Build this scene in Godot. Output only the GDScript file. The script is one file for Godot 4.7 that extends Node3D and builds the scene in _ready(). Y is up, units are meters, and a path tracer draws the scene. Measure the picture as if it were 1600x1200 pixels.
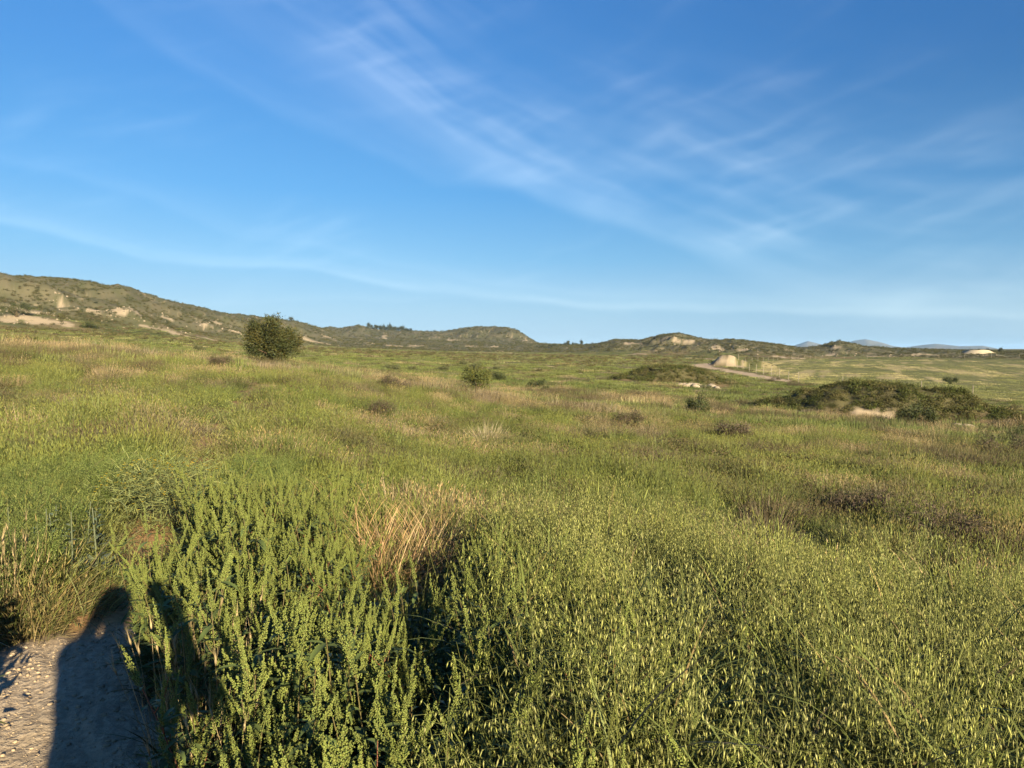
extends Node3D
# A spring meadow under low evening sun: weedy bank in front, valley with mounds and a field, scrub hills behind.
# Metres, y up, the camera stands at x = 0, z = 0 and looks along -z. Bearings are degrees clockwise from -z.

const EYE := 1.6
const SUN_BEARING := -28.4      # where shadows fall
const SUN_HEIGHT := 17.2
const SURVEY_BEARINGS := [-40.55, -35.77, -28.39, -19.81, -3.09, 10.21, 24.24, 35.77, 40.55]
const SURVEY := {
	2: [0, 0, 0, 0, 0, 0, -0.05, -0.1, -0.1],
	4: [0, 0, 0, -0.05, -0.2, -0.3, -0.4, -0.45, -0.5],
	6: [0, 0, 0, -0.1, -0.4, -0.5, -0.65, -0.7, -0.75],
	9: [-0.1, -0.1, 0, -0.15, -0.65, -0.9, -1.05, -1.1, -1.15],
	16: [-0.1, -0.1, 0, -0.15, -1.05, -1.35, -1.6, -1.7, -1.75],
	30: [0.2, 0.1, 0.2, 0.1, -1.45, -1.9, -2.2, -2.4, -2.5],
	46: [1.9, 1.5, 1.0, 0.5, -1.35, -2.5, -3.2, -3.5, -3.7],
	62: [2.7, 2.3, 1.4, 0.3, -2.0, -3.1, -4, -4.4, -4.6],
	90: [2.6, 2.2, 1.0, 0.1, -2.3, -3.3, -4.4, -5, -5.2],
	150: [5, 4.5, 3.2, 1.5, -1.1, -2.2, -3.9, -5.0, -5.3],
	250: [8, 7.7, 6.1, 2.7, -0.9, -1.8, -2.9, -4.3, -4.6],
	450: [13, 12, 9, 5, 0, -1.2, -2.5, -1.7, -1.7],
	900: [20, 20, 15, 8, 3, 2, 2, 0, 0],
	3000: [20, 20, 15, 5, 0, 0, 0, 0, 0],
	12000: [0, 0, 0, 0, 0, 0, 0, 0, 0],
}
const RIDGE_A := [[-43.50,420,34.30], [-35.62,430,36.63], [-33.54,440,36.72], [-32.09,450,37.43], [-29.84,465,36.63], [-28.07,480,36.87], [-27.28,490,34.37], [-26.26,505,32.85], [-24.59,530,30.55], [-22.88,560,28.44], [-21.11,600,28.22], [-19.76,640,28.09], [-17.92,700,27.91], [-16.28,760,26.50], [-14.61,820,21.57], [-13.16,850,12.77]]
const RIDGE_B := [[-18.86,1050,23.93], [-17.22,1020,33.10], [-16.04,1000,30.95], [-15.09,990,27.37], [-14.37,980,30.60], [-13.64,970,27.86], [-12.17,960,32.78], [-11.28,960,28.67], [-9.94,960,25.39], [-8.18,960,25.51], [-5.65,950,23.69], [-4.37,940,27.71], [-2.83,930,30.80], [-0.51,920,29.70], [0.41,915,25.44], [1.29,912,16.36], [2.32,910,5.71], [3.35,910,-0.01]]
const RIDGE_C := [[2.58,540,0.16], [4.12,510,2.53], [5.40,500,3.40], [6.67,480,4.61], [8.19,470,7.46], [10.20,460,7.31], [10.94,455,8.83], [11.93,450,10.70], [13.25,445,10.95], [14.62,440,8.11], [15.82,435,6.87], [17.24,430,7.14], [19.33,430,5.26], [20.70,430,3.78], [22.05,440,1.98], [23.36,470,3.16], [24.01,480,5.16], [24.73,480,6.31], [25.49,480,5.11], [26.33,480,3.16], [28.37,470,1.61], [31.47,450,0.92], [32.58,450,0.25], [35.76,450,-0.36], [41.99,450,1.31]]
const RIDGE_D := [[10.21,9000,-30.03], [19.80,9000,-13.41], [21.38,9000,24.41], [22.57,9000,83.95], [23.36,9000,53.78], [24.23,9000,23.94], [24.99,9000,38.46], [25.58,9000,82.04], [26.41,9000,95.95], [27.35,9000,66.45], [28.17,9000,30.32], [28.84,9000,15.97], [29.94,9000,43.85], [30.78,9000,57.38], [32.21,9000,29.17], [33.48,9000,35.52], [34.73,9000,-11.52], [35.76,9000,-24.48], [41.99,9000,1.77]]


class Geo:
	var v := PackedVector3Array()
	var n := PackedVector3Array()
	var c := PackedColorArray()
	var i := PackedInt32Array()
	func vert(p: Vector3, nn: Vector3, cc: Color) -> int:
		v.append(p); n.append(nn); c.append(cc)
		return v.size() - 1
	func tri(a: int, b: int, d: int) -> void:
		i.append(a); i.append(b); i.append(d)
	func quad(a: int, b: int, d: int, e: int) -> void:
		tri(a, b, d); tri(a, d, e)
	# a bent, tapering blade of grass
	func blade(p: Vector3, dir: Vector3, side: Vector3, length: float, width: float, droop: float, col: Color, segs: int) -> void:
		var prev := -1
		var at := p
		var d := dir.normalized()
		for k in segs + 1:
			var f := float(k) / segs
			var nn := side.cross(d).normalized()
			if k == segs:
				var tip := vert(at, nn, col)
				tri(prev, prev + 1, tip)
			else:
				var w := width * 0.5 * (1.0 - 0.75 * f * f)
				var a := vert(at - side * w, nn, col)
				vert(at + side * w, nn, col)
				if k > 0:
					quad(prev, prev + 1, a + 1, a)
				prev = a
			d = (d + Vector3(0, -droop / segs, 0) + Vector3(dir.x, 0, dir.z) * droop * 0.6 / segs).normalized()
			at += d * (length / segs)
	# a flat pointed leaf folded along its midrib
	func leaf(p: Vector3, dir: Vector3, up: Vector3, length: float, width: float, curl: float, col: Color, segs := 4) -> void:
		var d := dir.normalized()
		var side := d.cross(up).normalized()
		var at := p
		var last := []
		for k in segs + 1:
			var f := float(k) / segs
			var w := width * 0.5 * sin(PI * pow(f * 0.94 + 0.06, 0.8)) * (1.0 if k < segs else 0.0) + 0.0004
			var nn := side.cross(d).normalized()
			var l := vert(at - side * w + nn * w * 0.35, (nn + side * 0.3).normalized(), col)
			var m := vert(at, nn, col)
			var r := vert(at + side * w + nn * w * 0.35, (nn - side * 0.3).normalized(), col)
			if k > 0:
				quad(last[0], last[1], m, l)
				quad(last[1], last[2], r, m)
			last = [l, m, r]
			d = (d - up * curl / segs).normalized()
			at += d * (length / segs)
	# a tube through points with radii
	func tube(pts: Array, radii: Array, col: Color, sides := 5, cap := true) -> void:
		var first := v.size()
		for k in pts.size():
			var t: Vector3 = ((pts[mini(k + 1, pts.size() - 1)] as Vector3) - (pts[maxi(k - 1, 0)] as Vector3)).normalized()
			var a := t.cross(Vector3(0.31, 0.2, 0.93)).normalized()
			var b := t.cross(a)
			for s in sides:
				var q := TAU * s / sides
				var o := a * cos(q) + b * sin(q)
				vert((pts[k] as Vector3) + o * float(radii[k]), o, col)
		for k in pts.size() - 1:
			for s in sides:
				var a := first + k * sides + s
				var b := first + k * sides + (s + 1) % sides
				quad(a, b, b + sides, a + sides)
		if cap:
			for e in [0, pts.size() - 1]:
				var m := vert(pts[e], Vector3.UP if e else Vector3.DOWN, col)
				for s in sides:
					tri(m, first + e * sides + s, first + e * sides + (s + 1) % sides)
	# a small eight-sided bead, longer along dir
	func bead(p: Vector3, dir: Vector3, length: float, width: float, col: Color) -> void:
		var d := dir.normalized()
		var a := d.cross(Vector3(0.37, 0.11, 0.92)).normalized()
		var b := d.cross(a)
		var lo := vert(p - d * length * 0.5, -d, col)
		var hi := vert(p + d * length * 0.5, d, col)
		var ring := []
		for s in 4:
			var o := a * cos(PI * 0.5 * s) + b * sin(PI * 0.5 * s)
			ring.append(vert(p + o * width * 0.5 - d * length * 0.08, o, col))
		for s in 4:
			tri(lo, ring[s], ring[(s + 1) % 4])
			tri(hi, ring[(s + 1) % 4], ring[s])
	func mesh(m: Material, wind := true) -> ArrayMesh:
		if wind:                            # front faces run clockwise about their normals
			for k in range(0, i.size(), 3):
				var p := i[k]
				var q := i[k + 1]
				var r := i[k + 2]
				if (v[q] - v[p]).cross(v[r] - v[p]).dot(n[p] + n[q] + n[r]) > 0.0:
					i[k + 1] = r
					i[k + 2] = q
		var arr := []
		arr.resize(Mesh.ARRAY_MAX)
		arr[Mesh.ARRAY_VERTEX] = v
		arr[Mesh.ARRAY_NORMAL] = n
		arr[Mesh.ARRAY_COLOR] = c
		arr[Mesh.ARRAY_INDEX] = i
		var am := ArrayMesh.new()
		am.add_surface_from_arrays(Mesh.PRIMITIVE_TRIANGLES, arr)
		am.surface_set_material(0, m)
		return am

var rng := RandomNumberGenerator.new()
var used := {}
var mat := {}
var noise_big := FastNoiseLite.new()
var noise_mid := FastNoiseLite.new()
var noise_fine := FastNoiseLite.new()
var noise_gully := FastNoiseLite.new()
var base_grid := PackedFloat32Array()
var ring := PackedFloat32Array()         # distances of the terrain rings
var bear := PackedFloat32Array()         # bearings of its spokes
var high := PackedFloat32Array()         # heights, ring by ring

const GRID_AZ := 181                      # -90 .. 90 degrees
const GRID_LN := 190
const FRONT := 46.0
const STEP := 0.1

func rnd(a: float, b: float) -> float:
	return rng.randf_range(a, b)

func numbered(called: String) -> String:
	var k: int = used.get(called, 0)
	used[called] = k + 1
	return called if k == 0 else "%s_%03d" % [called, k]

func tag(o: Node, label: String, category: String, group := "", kind := "") -> void:
	if label: o.set_meta("label", label)
	if category: o.set_meta("category", category)
	if group: o.set_meta("group", group)
	if kind: o.set_meta("kind", kind)

func thing(called: String, at: Vector3, turn: float, label: String, category: String, group := "") -> Node3D:
	var o := Node3D.new()
	o.name = numbered(called)
	add_child(o)
	o.position = at
	o.rotation.y = turn
	tag(o, label, category, group)
	return o

func part(called: String, m: Mesh, parent: Node) -> MeshInstance3D:
	var o := MeshInstance3D.new()
	o.mesh = m
	o.name = called if parent != self else numbered(called)
	parent.add_child(o, true)
	return o

func scatter(called: String, m: Mesh, where: Array, tints: Array, label: String, category: String) -> void:
	if where.is_empty(): return
	var mm := MultiMesh.new()
	mm.transform_format = MultiMesh.TRANSFORM_3D
	mm.use_colors = true
	mm.mesh = m
	mm.instance_count = where.size()
	for k in where.size():
		mm.set_instance_transform(k, where[k])
		mm.set_instance_color(k, tints[k])
	var o := MultiMeshInstance3D.new()
	o.multimesh = mm
	o.name = numbered(called)
	add_child(o)
	tag(o, label, category, "", "stuff")

func leafy(called: String, rough: float, back: Color, spec := 0.3, pale := 1.0) -> StandardMaterial3D:
	var m := StandardMaterial3D.new()
	m.albedo_color = Color(pale, pale, pale).linear_to_srgb()
	m.resource_name = called
	m.vertex_color_use_as_albedo = true
	m.roughness = rough
	m.metallic_specular = spec
	if back != Color.BLACK:
		m.backlight_enabled = true
		m.backlight = back
	return m

# ---------------------------------------------------------------- terrain
func spot(bearing: float, d: float) -> Vector2:
	var a := deg_to_rad(bearing)
	return Vector2(sin(a) * d, -cos(a) * d)

func survey_height(bearing: float, ln: float) -> float:
	var rows: Array = SURVEY.keys()
	var k := 0
	while k < rows.size() - 2 and log(rows[k + 1]) < ln: k += 1
	var hs := []
	for j in range(k - 1, k + 3):
		var row: Array = SURVEY[rows[clampi(j, 0, rows.size() - 1)]]
		var q := 0
		while q < SURVEY_BEARINGS.size() - 2 and SURVEY_BEARINGS[q + 1] < bearing: q += 1
		var n := SURVEY_BEARINGS.size() - 1
		var b0: float = SURVEY_BEARINGS[maxi(q - 1, 0)] - (8.0 if q == 0 else 0.0)
		var b1: float = SURVEY_BEARINGS[q]
		var b2: float = SURVEY_BEARINGS[q + 1]
		var b3: float = SURVEY_BEARINGS[mini(q + 2, n)] + (8.0 if q + 2 > n else 0.0)
		var f := clampf((bearing - b1) / (b2 - b1), 0.0, 1.0)
		hs.append(cubic_interpolate_in_time(row[q], row[q + 1], row[maxi(q - 1, 0)], row[mini(q + 2, n)], f, b2 - b1, b0 - b1, b3 - b1))
	var l1 := log(rows[k])
	var l2 := log(rows[k + 1])
	var l0: float = log(rows[k - 1]) if k > 0 else l1 - 0.7
	var l3: float = log(rows[k + 2]) if k + 2 < rows.size() else l2 + 0.7
	return cubic_interpolate_in_time(hs[1], hs[2], hs[0], hs[3], clampf((ln - l1) / (l2 - l1), 0.0, 1.0), l2 - l1, l0 - l1, l3 - l1)

func bake_base() -> void:
	base_grid.resize(GRID_AZ * GRID_LN)
	for j in GRID_LN:
		for k in GRID_AZ:
			base_grid[j * GRID_AZ + k] = survey_height(clampf(k - 90.0, -44.0, 44.0), minf(log(2.0) + j * 0.05, log(12000.0)))

func base_height(bearing: float, d: float) -> float:
	var ab := absf(bearing)
	var b := clampf(bearing, -60.0, 60.0) + 90.0
	var l := clampf((log(maxf(d, 2.0)) - log(2.0)) / 0.05, 0.0, GRID_LN - 1.001)
	var k := int(b)
	var j := int(l)
	var p := j * GRID_AZ + k
	var h := lerpf(lerpf(base_grid[p], base_grid[p + 1], b - k), lerpf(base_grid[p + GRID_AZ], base_grid[p + GRID_AZ + 1], b - k), l - j)
	return h * (1.0 - smoothstep(60.0, 130.0, ab))

func ridge_at(table: Array, bearing: float) -> Vector2:
	var k := 0
	while k < table.size() - 2 and table[k + 1][0] < bearing: k += 1
	var f := clampf((bearing - table[k][0]) / (table[k + 1][0] - table[k][0]), 0.0, 1.0)
	return Vector2(lerpf(table[k][1], table[k + 1][1], f), lerpf(table[k][2], table[k + 1][2], f))

func over(h: float, table: Array, bearing: float, d: float, front: float, back: float, gully: float, x: float, z: float) -> float:
	if bearing < table[0][0] - 30.0 or bearing > table[-1][0] + 30.0: return h
	var r := ridge_at(table, bearing)
	var s: float
	if d < r.x:
		s = (d / r.x - 1.0 + front) / front
	else:
		s = 1.0 - (d / r.x - 1.0) / back
	if s <= 0.0: return h
	s = clampf(s, 0.0, 1.0)
	var g := noise_gully.get_noise_2d(x, z)
	s = clampf(s + g * gully * s * (1.0 - s) * 2.2, 0.0, 1.0)
	var shape := s * s * (3.0 - 2.0 * s) * 0.55 + s * 0.45
	var fade := (1.0 - smoothstep(0.0, 30.0, table[0][0] - bearing)) * (1.0 - smoothstep(0.0, 30.0, bearing - table[-1][0]))
	var top := r.y
	return maxf(h, lerpf(h, top, shape * fade) if top > h else h)

# mounds: x, z, half width across, half width along, turn (degrees), height, steepness
const MOUNDS := [
	[32.3, -62.5, 12.0, 6.5, -25.0, 2.8, 1.0],
	[39.0, -57.5, 5.0, 4.0, -35.0, 0.6, 1.0],
	[23.4, -103.0, 11.0, 6.0, -8.0, 2.3, 1.0],
	[54.0, -178.0, 5.5, 5.0, -15.0, 2.6, 1.5],
	[61.0, -176.0, 6.0, 4.0, -15.0, 1.4, 1.0],
]

func mound(k: int, x: float, z: float) -> float:
	var m: Array = MOUNDS[k]
	var dx: float = x - m[0]
	var dz: float = z - m[1]
	if absf(dx) > 16.0 or absf(dz) > 16.0: return 0.0
	var t := deg_to_rad(m[4])
	var a := (dx * cos(t) - dz * sin(t)) / float(m[2])
	var b := (dx * sin(t) + dz * cos(t)) / float(m[3])
	var q := 1.0 - sqrt(a * a + b * b) + noise_mid.get_noise_2d(x * 1.5 + 40.0 * k, z * 1.5) * 0.16
	return float(m[5]) * smoothstep(0.0, 0.85, q)

func height(bearing: float, d: float) -> float:
	var p := spot(bearing, d)
	var h := base_height(bearing, d)
	if d > 40.0 and d < 220.0 and absf(bearing) < 50.0:
		for k in MOUNDS.size(): h += mound(k, p.x, p.y)
	if d > 150.0:
		h = over(h, RIDGE_C, bearing, d, 0.3, 0.5, 0.45, p.x * 2.0, p.y * 2.0)
		h = over(h, RIDGE_A, bearing, d, 0.5, 0.6, 0.36, p.x, p.y)
		h = over(h, RIDGE_B, bearing, d, 0.22, 0.4, 0.5, p.x, p.y)
		if d > 3000.0: h = over(h, RIDGE_D, bearing, d, 0.35, 0.25, 1.1, p.x * 0.04, p.y * 0.04)
	var rough := 0.006 * minf(d, 4.0) * noise_fine.get_noise_2d(p.x * 6.0, p.y * 6.0)
	rough += 0.04 * smoothstep(3.0, 12.0, d) * noise_fine.get_noise_2d(p.x * 1.2, p.y * 1.2)
	rough += 0.25 * smoothstep(12.0, 60.0, d) * noise_mid.get_noise_2d(p.x, p.y)
	if d > 150.0: rough += 0.6 * smoothstep(150.0, 600.0, d) * noise_mid.get_noise_2d(p.x * 0.3, p.y * 0.3)
	if d > 200.0 : rough += 0.3 * smoothstep(200.0, 400.0, d) * noise_mid.get_noise_2d(p.x * 1.3, p.y * 1.3)
	return h + rough

func ring_of(d: float) -> float:
	if d < 20.0: return log(d / 0.4) / 0.03
	if d < 1500.0: return 130.4 + log(d / 20.0) / 0.012
	return 130.4 + 359.8 + log(d / 1500.0) / 0.05

func dist_of(k: float) -> float:
	if k < 130.4: return 0.4 * exp(k * 0.03)
	if k < 490.2: return 20.0 * exp((k - 130.4) * 0.012)
	return 1500.0 * exp((k - 490.2) * 0.05)

func ground(x: float, z: float) -> float:
	var d := maxf(sqrt(x * x + z * z), 0.41)
	var b := rad_to_deg(atan2(x, -z))
	if absf(b) >= FRONT - 0.2: return height(b, d)
	var f := (b + FRONT) / STEP
	var g := ring_of(d)
	var k := int(f)
	var j := int(g)
	var w := bear.size()
	var p := j * w + k
	return lerpf(lerpf(high[p], high[p + 1], f - k), lerpf(high[p + w], high[p + w + 1], f - k), g - j)

func build_ground() -> void:
	bake_base()
	var k := -FRONT
	while k < FRONT + 0.01:
		bear.append(k)
		k += STEP
	k = FRONT + 6.0
	while k < 360.0 - FRONT - 1.0:
		bear.append(k)
		k += 6.0
	var w := bear.size()
	var rings := int(ring_of(16000.0))
	for j in rings: ring.append(dist_of(j))
	high.resize(w * rings)
	var g := Geo.new()
	g.v.resize(w * rings); g.n.resize(w * rings); g.c.resize(w * rings)
	for j in rings:
		var d := ring[j]
		for q in w:
			var b := bear[q]
			if b > 180.0: b -= 360.0
			var h := height(b, d)
			high[j * w + q] = h
			var p := spot(b, d)
			g.v[j * w + q] = Vector3(p.x, h, p.y)
	for j in rings:
		var d := ring[j]
		for q in w:
			var p := j * w + q
			var a: Vector3 = g.v[j * w + (q + 1) % w] - g.v[j * w + (q + w - 1) % w]
			var e: Vector3 = g.v[mini(j + 1, rings - 1) * w + q] - g.v[maxi(j - 1, 0) * w + q]
			g.n[p] = a.cross(e).normalized()
			g.c[p] = soil(g.v[p], d, bear[q] if bear[q] < 180.0 else bear[q] - 360.0, g.n[p])
	g.i.resize((rings - 1) * w * 6)
	var at := 0
	for j in rings - 1:
		for q in w:
			var a := j * w + q
			var b := j * w + (q + 1) % w
			for s in [a, a + w, b + w, a, b + w, b]:
				g.i[at] = s
				at += 1
	var middle := g.vert(Vector3(0, high[0], 0), Vector3.UP, g.c[0])
	for q in w: g.tri(middle, q, (q + 1) % w)
	var o := part("ground", g.mesh(mat.soil, false), self)
	o.set_meta("kind", "structure")
	o.set_meta("label", "rolling meadow ground rising into scrub hills")

# ---------------------------------------------------------------- what grows where
const TRACK := [[20.5, 128.0], [18.3, 143.0], [16.4, 158.0], [15.0, 170.0], [14.8, 183.0], [15.6, 197.0], [17.2, 215.0], [17.6, 240.0], [14.0, 290.0]]
const FOOTPATH := [[-29.0, 4.4], [-27.9, 6.0], [-25.0, 9.0], [-23.5, 14.0], [-21.8, 20.0], [-20.1, 30.0], [-21.0, 43.0], [-19.5, 60.0]]
# bare pale earth: bearing, distance, half width across, half depth
const BARE := [
	[-33.6, 244, 14, 7], [-35.5, 240, 9, 4], [-28.7, 293, 4, 6], [-25.8, 342, 4, 5], [-23.3, 350, 3, 4], [-25.3, 279, 18, 4], [-23.0, 290, 16, 4], [-33.6, 256, 5, 3], [-32.3, 299, 3, 8],
	[-27.7, 296, 6, 8], [-21.1, 350, 3, 2], [-22.4, 368, 6, 7], [-30.5, 289, 5, 3], [-35.0, 263, 5, 6], [-19.3, 420, 6, 3],
	[-14.6, 533, 4, 6], [-11.6, 533, 12, 4], [-10.2, 774, 5, 40], [-7.7, 514, 7, 12], [-4.9, 746, 6, 40], [-1.3, 546, 5, 5], [1.1, 764, 4, 40], [-3.3, 540, 5, 4], [-15.6, 451, 12, 3], [-9.2, 496, 14, 4], [-6.0, 500, 8, 5], [-14.9, 372, 8, 5],
	[9.4, 395, 7, 10], [13.0, 377, 3, 5], [14.0, 379, 4, 9], [16.1, 355, 4, 9], [18.2, 342, 4, 4], [20.6, 318, 6, 5], [21.9, 318, 6, 7], [24.2, 372, 4, 8], [27.2, 359, 8, 7], [24.4, 405, 4, 4], [30.0, 372, 9, 5], [32.5, 365, 12, 5],
	[10.0, 334, 11, 2.5], [3.5, 137, 4, 3], [9.7, 141, 4.5, 1.6], [8.4, 133, 2.5, 1.2], [-1.0, 440, 4, 14], [0.0, 372, 3, 12], [2.1, 126, 3, 1.8], [-1.5, 195, 4, 9], [-13.7, 214, 3, 9], [-16.1, 372, 6, 9], [5.5, 118, 3, 1.2], [-5.5, 205, 4, 6], [-11.5, 190, 4, 5],
	[27.0, 64.8, 1.8, 1.2], [28.6, 64.6, 2.2, 1.2], [30.6, 64.0, 1.5, 1.0], [31.9, 65.0, 1.4, 1.4], [33.4, 62.0, 1.8, 1.0], [16.9, 184, 5.0, 4.5], [17.6, 180, 3.5, 3.0], [13.6, 99.5, 2.6, 0.9], [15.2, 100.5, 1.6, 0.8],
]

func polar(b: float, d: float) -> Vector2:
	return spot(b, d)

func near_line(line: Array, x: float, z: float) -> float:
	var best := 1e9
	var p := Vector2(x, z)
	for k in line.size() - 1:
		var a := spot(line[k][0], line[k][1])
		var c := spot(line[k + 1][0], line[k + 1][1])
		best = minf(best, Geometry2D.get_closest_point_to_segment(p, a, c).distance_to(p))
	return best

func gravel(x: float, z: float) -> float:     # above 0 on the stony track
	if z > 3.0 or z < -5.0: return 1.0 if z > 3.0 and absf(x) < 3.0 else -1.0
	var e := noise_fine.get_noise_2d(x * 1.4, z * 1.4) * 0.22
	var right := -0.45 + (z + 1.0) * 0.55 - x if z < -1.0 else 0.6 - x
	return minf(right, z + 4.1 + 0.84 * (x + 2.1)) + e

func bare(b: float, d: float, x: float, z: float) -> float:
	var best := 0.0
	for m in BARE:
		var along: float = (d - m[1]) / m[3]
		if absf(along) > 1.6: continue
		var across: float = deg_to_rad(b - m[0]) * d / m[2]
		if absf(across) > 1.6: continue
		best = maxf(best, 1.0 - sqrt(along * along + across * across))
	if best <= 0.0: return 0.0
	var k := 0.3 if d > 200.0 else 1.0
	return smoothstep(0.0, 0.3, best * 1.15 + noise_mid.get_noise_2d(x * 2.6 * k, z * 2.6 * k) * 0.9 + noise_fine.get_noise_2d(x * k, z * k) * 0.35 - 0.3)

func in_field(b: float, d: float) -> float:
	if b < 17.8 or d < 100.0 or d > 345.0: return 0.0
	var lo := 168.0 - (b - 17.8) * 10.0 if b < 22.0 else maxf(126.0 - (b - 22.0) * 3.2, 108.0)
	var hi := 225.0 + (b - 17.8) * 18.0 if b < 24.0 else 336.0
	return smoothstep(lo, lo + 3.0, d) * (1.0 - smoothstep(hi - 6.0, hi, d))

func hill_share(b: float, d: float) -> float:
	var s := 0.0
	for t in [[RIDGE_A, 0.5], [RIDGE_B, 0.24], [RIDGE_C, 0.27]]:
		var table: Array = t[0]
		if b < table[0][0] - 25.0 or b > table[-1][0] + 12.0: continue
		var r := ridge_at(table, b)
		s = maxf(s, smoothstep(1.0 - float(t[1]), 1.0 - float(t[1]) * 0.72, d / r.x) * (1.0 - smoothstep(1.5, 1.7, d / r.x)))
	return s

func mix3(a: Color, b: Color, t: float) -> Color:
	return a.lerp(b, clampf(t, 0.0, 1.0))

const PALE := Color(0.60, 0.50, 0.34)
const EARTH := Color(0.16, 0.115, 0.07)

func field_tone(x: float, z: float, b: float, d: float) -> Color:
	var t := deg_to_rad(24.0)
	var along := x * sin(t) - z * cos(t)
	var across := x * cos(t) + z * sin(t)
	var rows := noise_mid.get_noise_2d(across * 1.6, along * 0.10)
	var patch := noise_mid.get_noise_2d(x * 0.16 + 90.0, z * 0.16)
	var pale := smoothstep(0.0, 0.35, rows * 1.2 + patch * 0.8 - 0.14 + 0.5 * (1.0 - smoothstep(19.0, 24.0, b)) + 0.22 * (1.0 - smoothstep(0.0, 22.0, absf(d - 150.0))))
	var green := mix3(Color(0.19, 0.205, 0.08), Color(0.26, 0.26, 0.11), 0.5 + noise_big.get_noise_2d(x * 1.3, z * 1.3))
	return mix3(green, Color(0.48, 0.42, 0.22), pale * 0.95)

func soil(p: Vector3, d: float, b: float, _n: Vector3) -> Color:
	var x := p.x
	var z := p.z
	if d < 9.0 or absf(b) > FRONT:
		var c := mix3(EARTH, Color(0.20, 0.16, 0.09), 0.5 + noise_fine.get_noise_2d(x * 2.0, z * 2.0))
		var g := smoothstep(-0.06, 0.1, gravel(x, z))
		c = mix3(c, mix3(Color(0.64, 0.53, 0.38), Color(0.50, 0.41, 0.285), 0.5 + 0.9 * noise_fine.get_noise_2d(x * 1.1 + 7.0, z * 1.1)), g)
		var f := 1.0 - smoothstep(0.16, 0.36, near_line(FOOTPATH, x, z) + 0.14 * noise_fine.get_noise_2d(x * 3.0, z * 3.0))
		return mix3(c, Color(0.58, 0.36, 0.17), f * (1.0 - g))
	var n1 := noise_big.get_noise_2d(x, z)
	var n2 := noise_mid.get_noise_2d(x, z)
	var c := mix3(EARTH, Color(0.20, 0.16, 0.09), 0.5 + 0.8 * n1 + n2 * 0.6)
	if d < 90.0:
		if b < -12.0:
			var f := 1.0 - smoothstep(0.15, 0.4, near_line(FOOTPATH, x, z) + 0.35 * n2 + 0.12)
			c = mix3(c, Color(0.40, 0.27, 0.14), f)
	if d > 40.0 and d < 200.0:
		var m := 0.0
		for k in MOUNDS.size(): m = maxf(m, mound(k, x, z))
		c = mix3(c, Color(0.13, 0.125, 0.06), smoothstep(0.2, 0.8, m))
	if d > 95.0:
		# grass gives way to a patchwork of green and dry ground further out
		var far := mix3(Color(0.18, 0.19, 0.075), Color(0.27, 0.215, 0.115), smoothstep(-0.1, 0.35, noise_big.get_noise_2d(x * 0.8 + 50.0, z * 0.8) + 0.3 * n2))
		c = mix3(c, far, smoothstep(95.0, 160.0, d))
		var h := hill_share(b, d)
		if h > 0.0:
			var hc := mix3(Color(0.13, 0.14, 0.07), Color(0.20, 0.185, 0.115), 0.5 + 0.9 * noise_mid.get_noise_2d(x * 0.5, z * 0.5) + 0.5 * noise_mid.get_noise_2d(x * 2.1, z * 2.1))
			hc = mix3(hc, PALE, 0.45 * smoothstep(0.36, 0.62, noise_mid.get_noise_2d(x * 1.4 + 300.0, z * 1.4) + 0.35 * noise_big.get_noise_2d(x * 0.7, z * 0.7 + 80.0)))
			c = mix3(c, hc, h)
		if b > 17.8 and d < 345.0: c = mix3(c, field_tone(x, z, b, d), in_field(b, d))
		if b > 5.5 and b < 15.5 and d > 255.0 and d < 330.0:
			c = mix3(c, Color(0.12, 0.145, 0.055), smoothstep(5.5, 6.5, b) * (1.0 - smoothstep(14.5, 15.5, b)) * smoothstep(258.0, 266.0, d) * (1.0 - smoothstep(318.0, 326.0, d)))
		if b < -22.0 and d > 200.0 and d < 285.0:
			c = mix3(c, Color(0.13, 0.15, 0.05), smoothstep(205.0, 215.0, d) * (1.0 - smoothstep(262.0, 275.0, d)) * smoothstep(-31.0, -29.0, b) * (1.0 - smoothstep(-23.5, -22.0, b)))
		if d < 300.0 and b > 12.0 and b < 23.0:
			c = mix3(c, Color(0.60, 0.49, 0.34), 1.0 - smoothstep(2.2, 3.0, near_line(TRACK, x, z) + n2))
		if d > 3000.0:
			c = mix3(Color(0.14, 0.14, 0.09), Color(0.3, 0.27, 0.2), 0.5 + 0.8 * noise_mid.get_noise_2d(x * 0.05, z * 0.05))
	if d > 50.0 and d < 900.0: c = mix3(c, PALE, bare(b, d, x, z) * 0.95)
	return c

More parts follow.
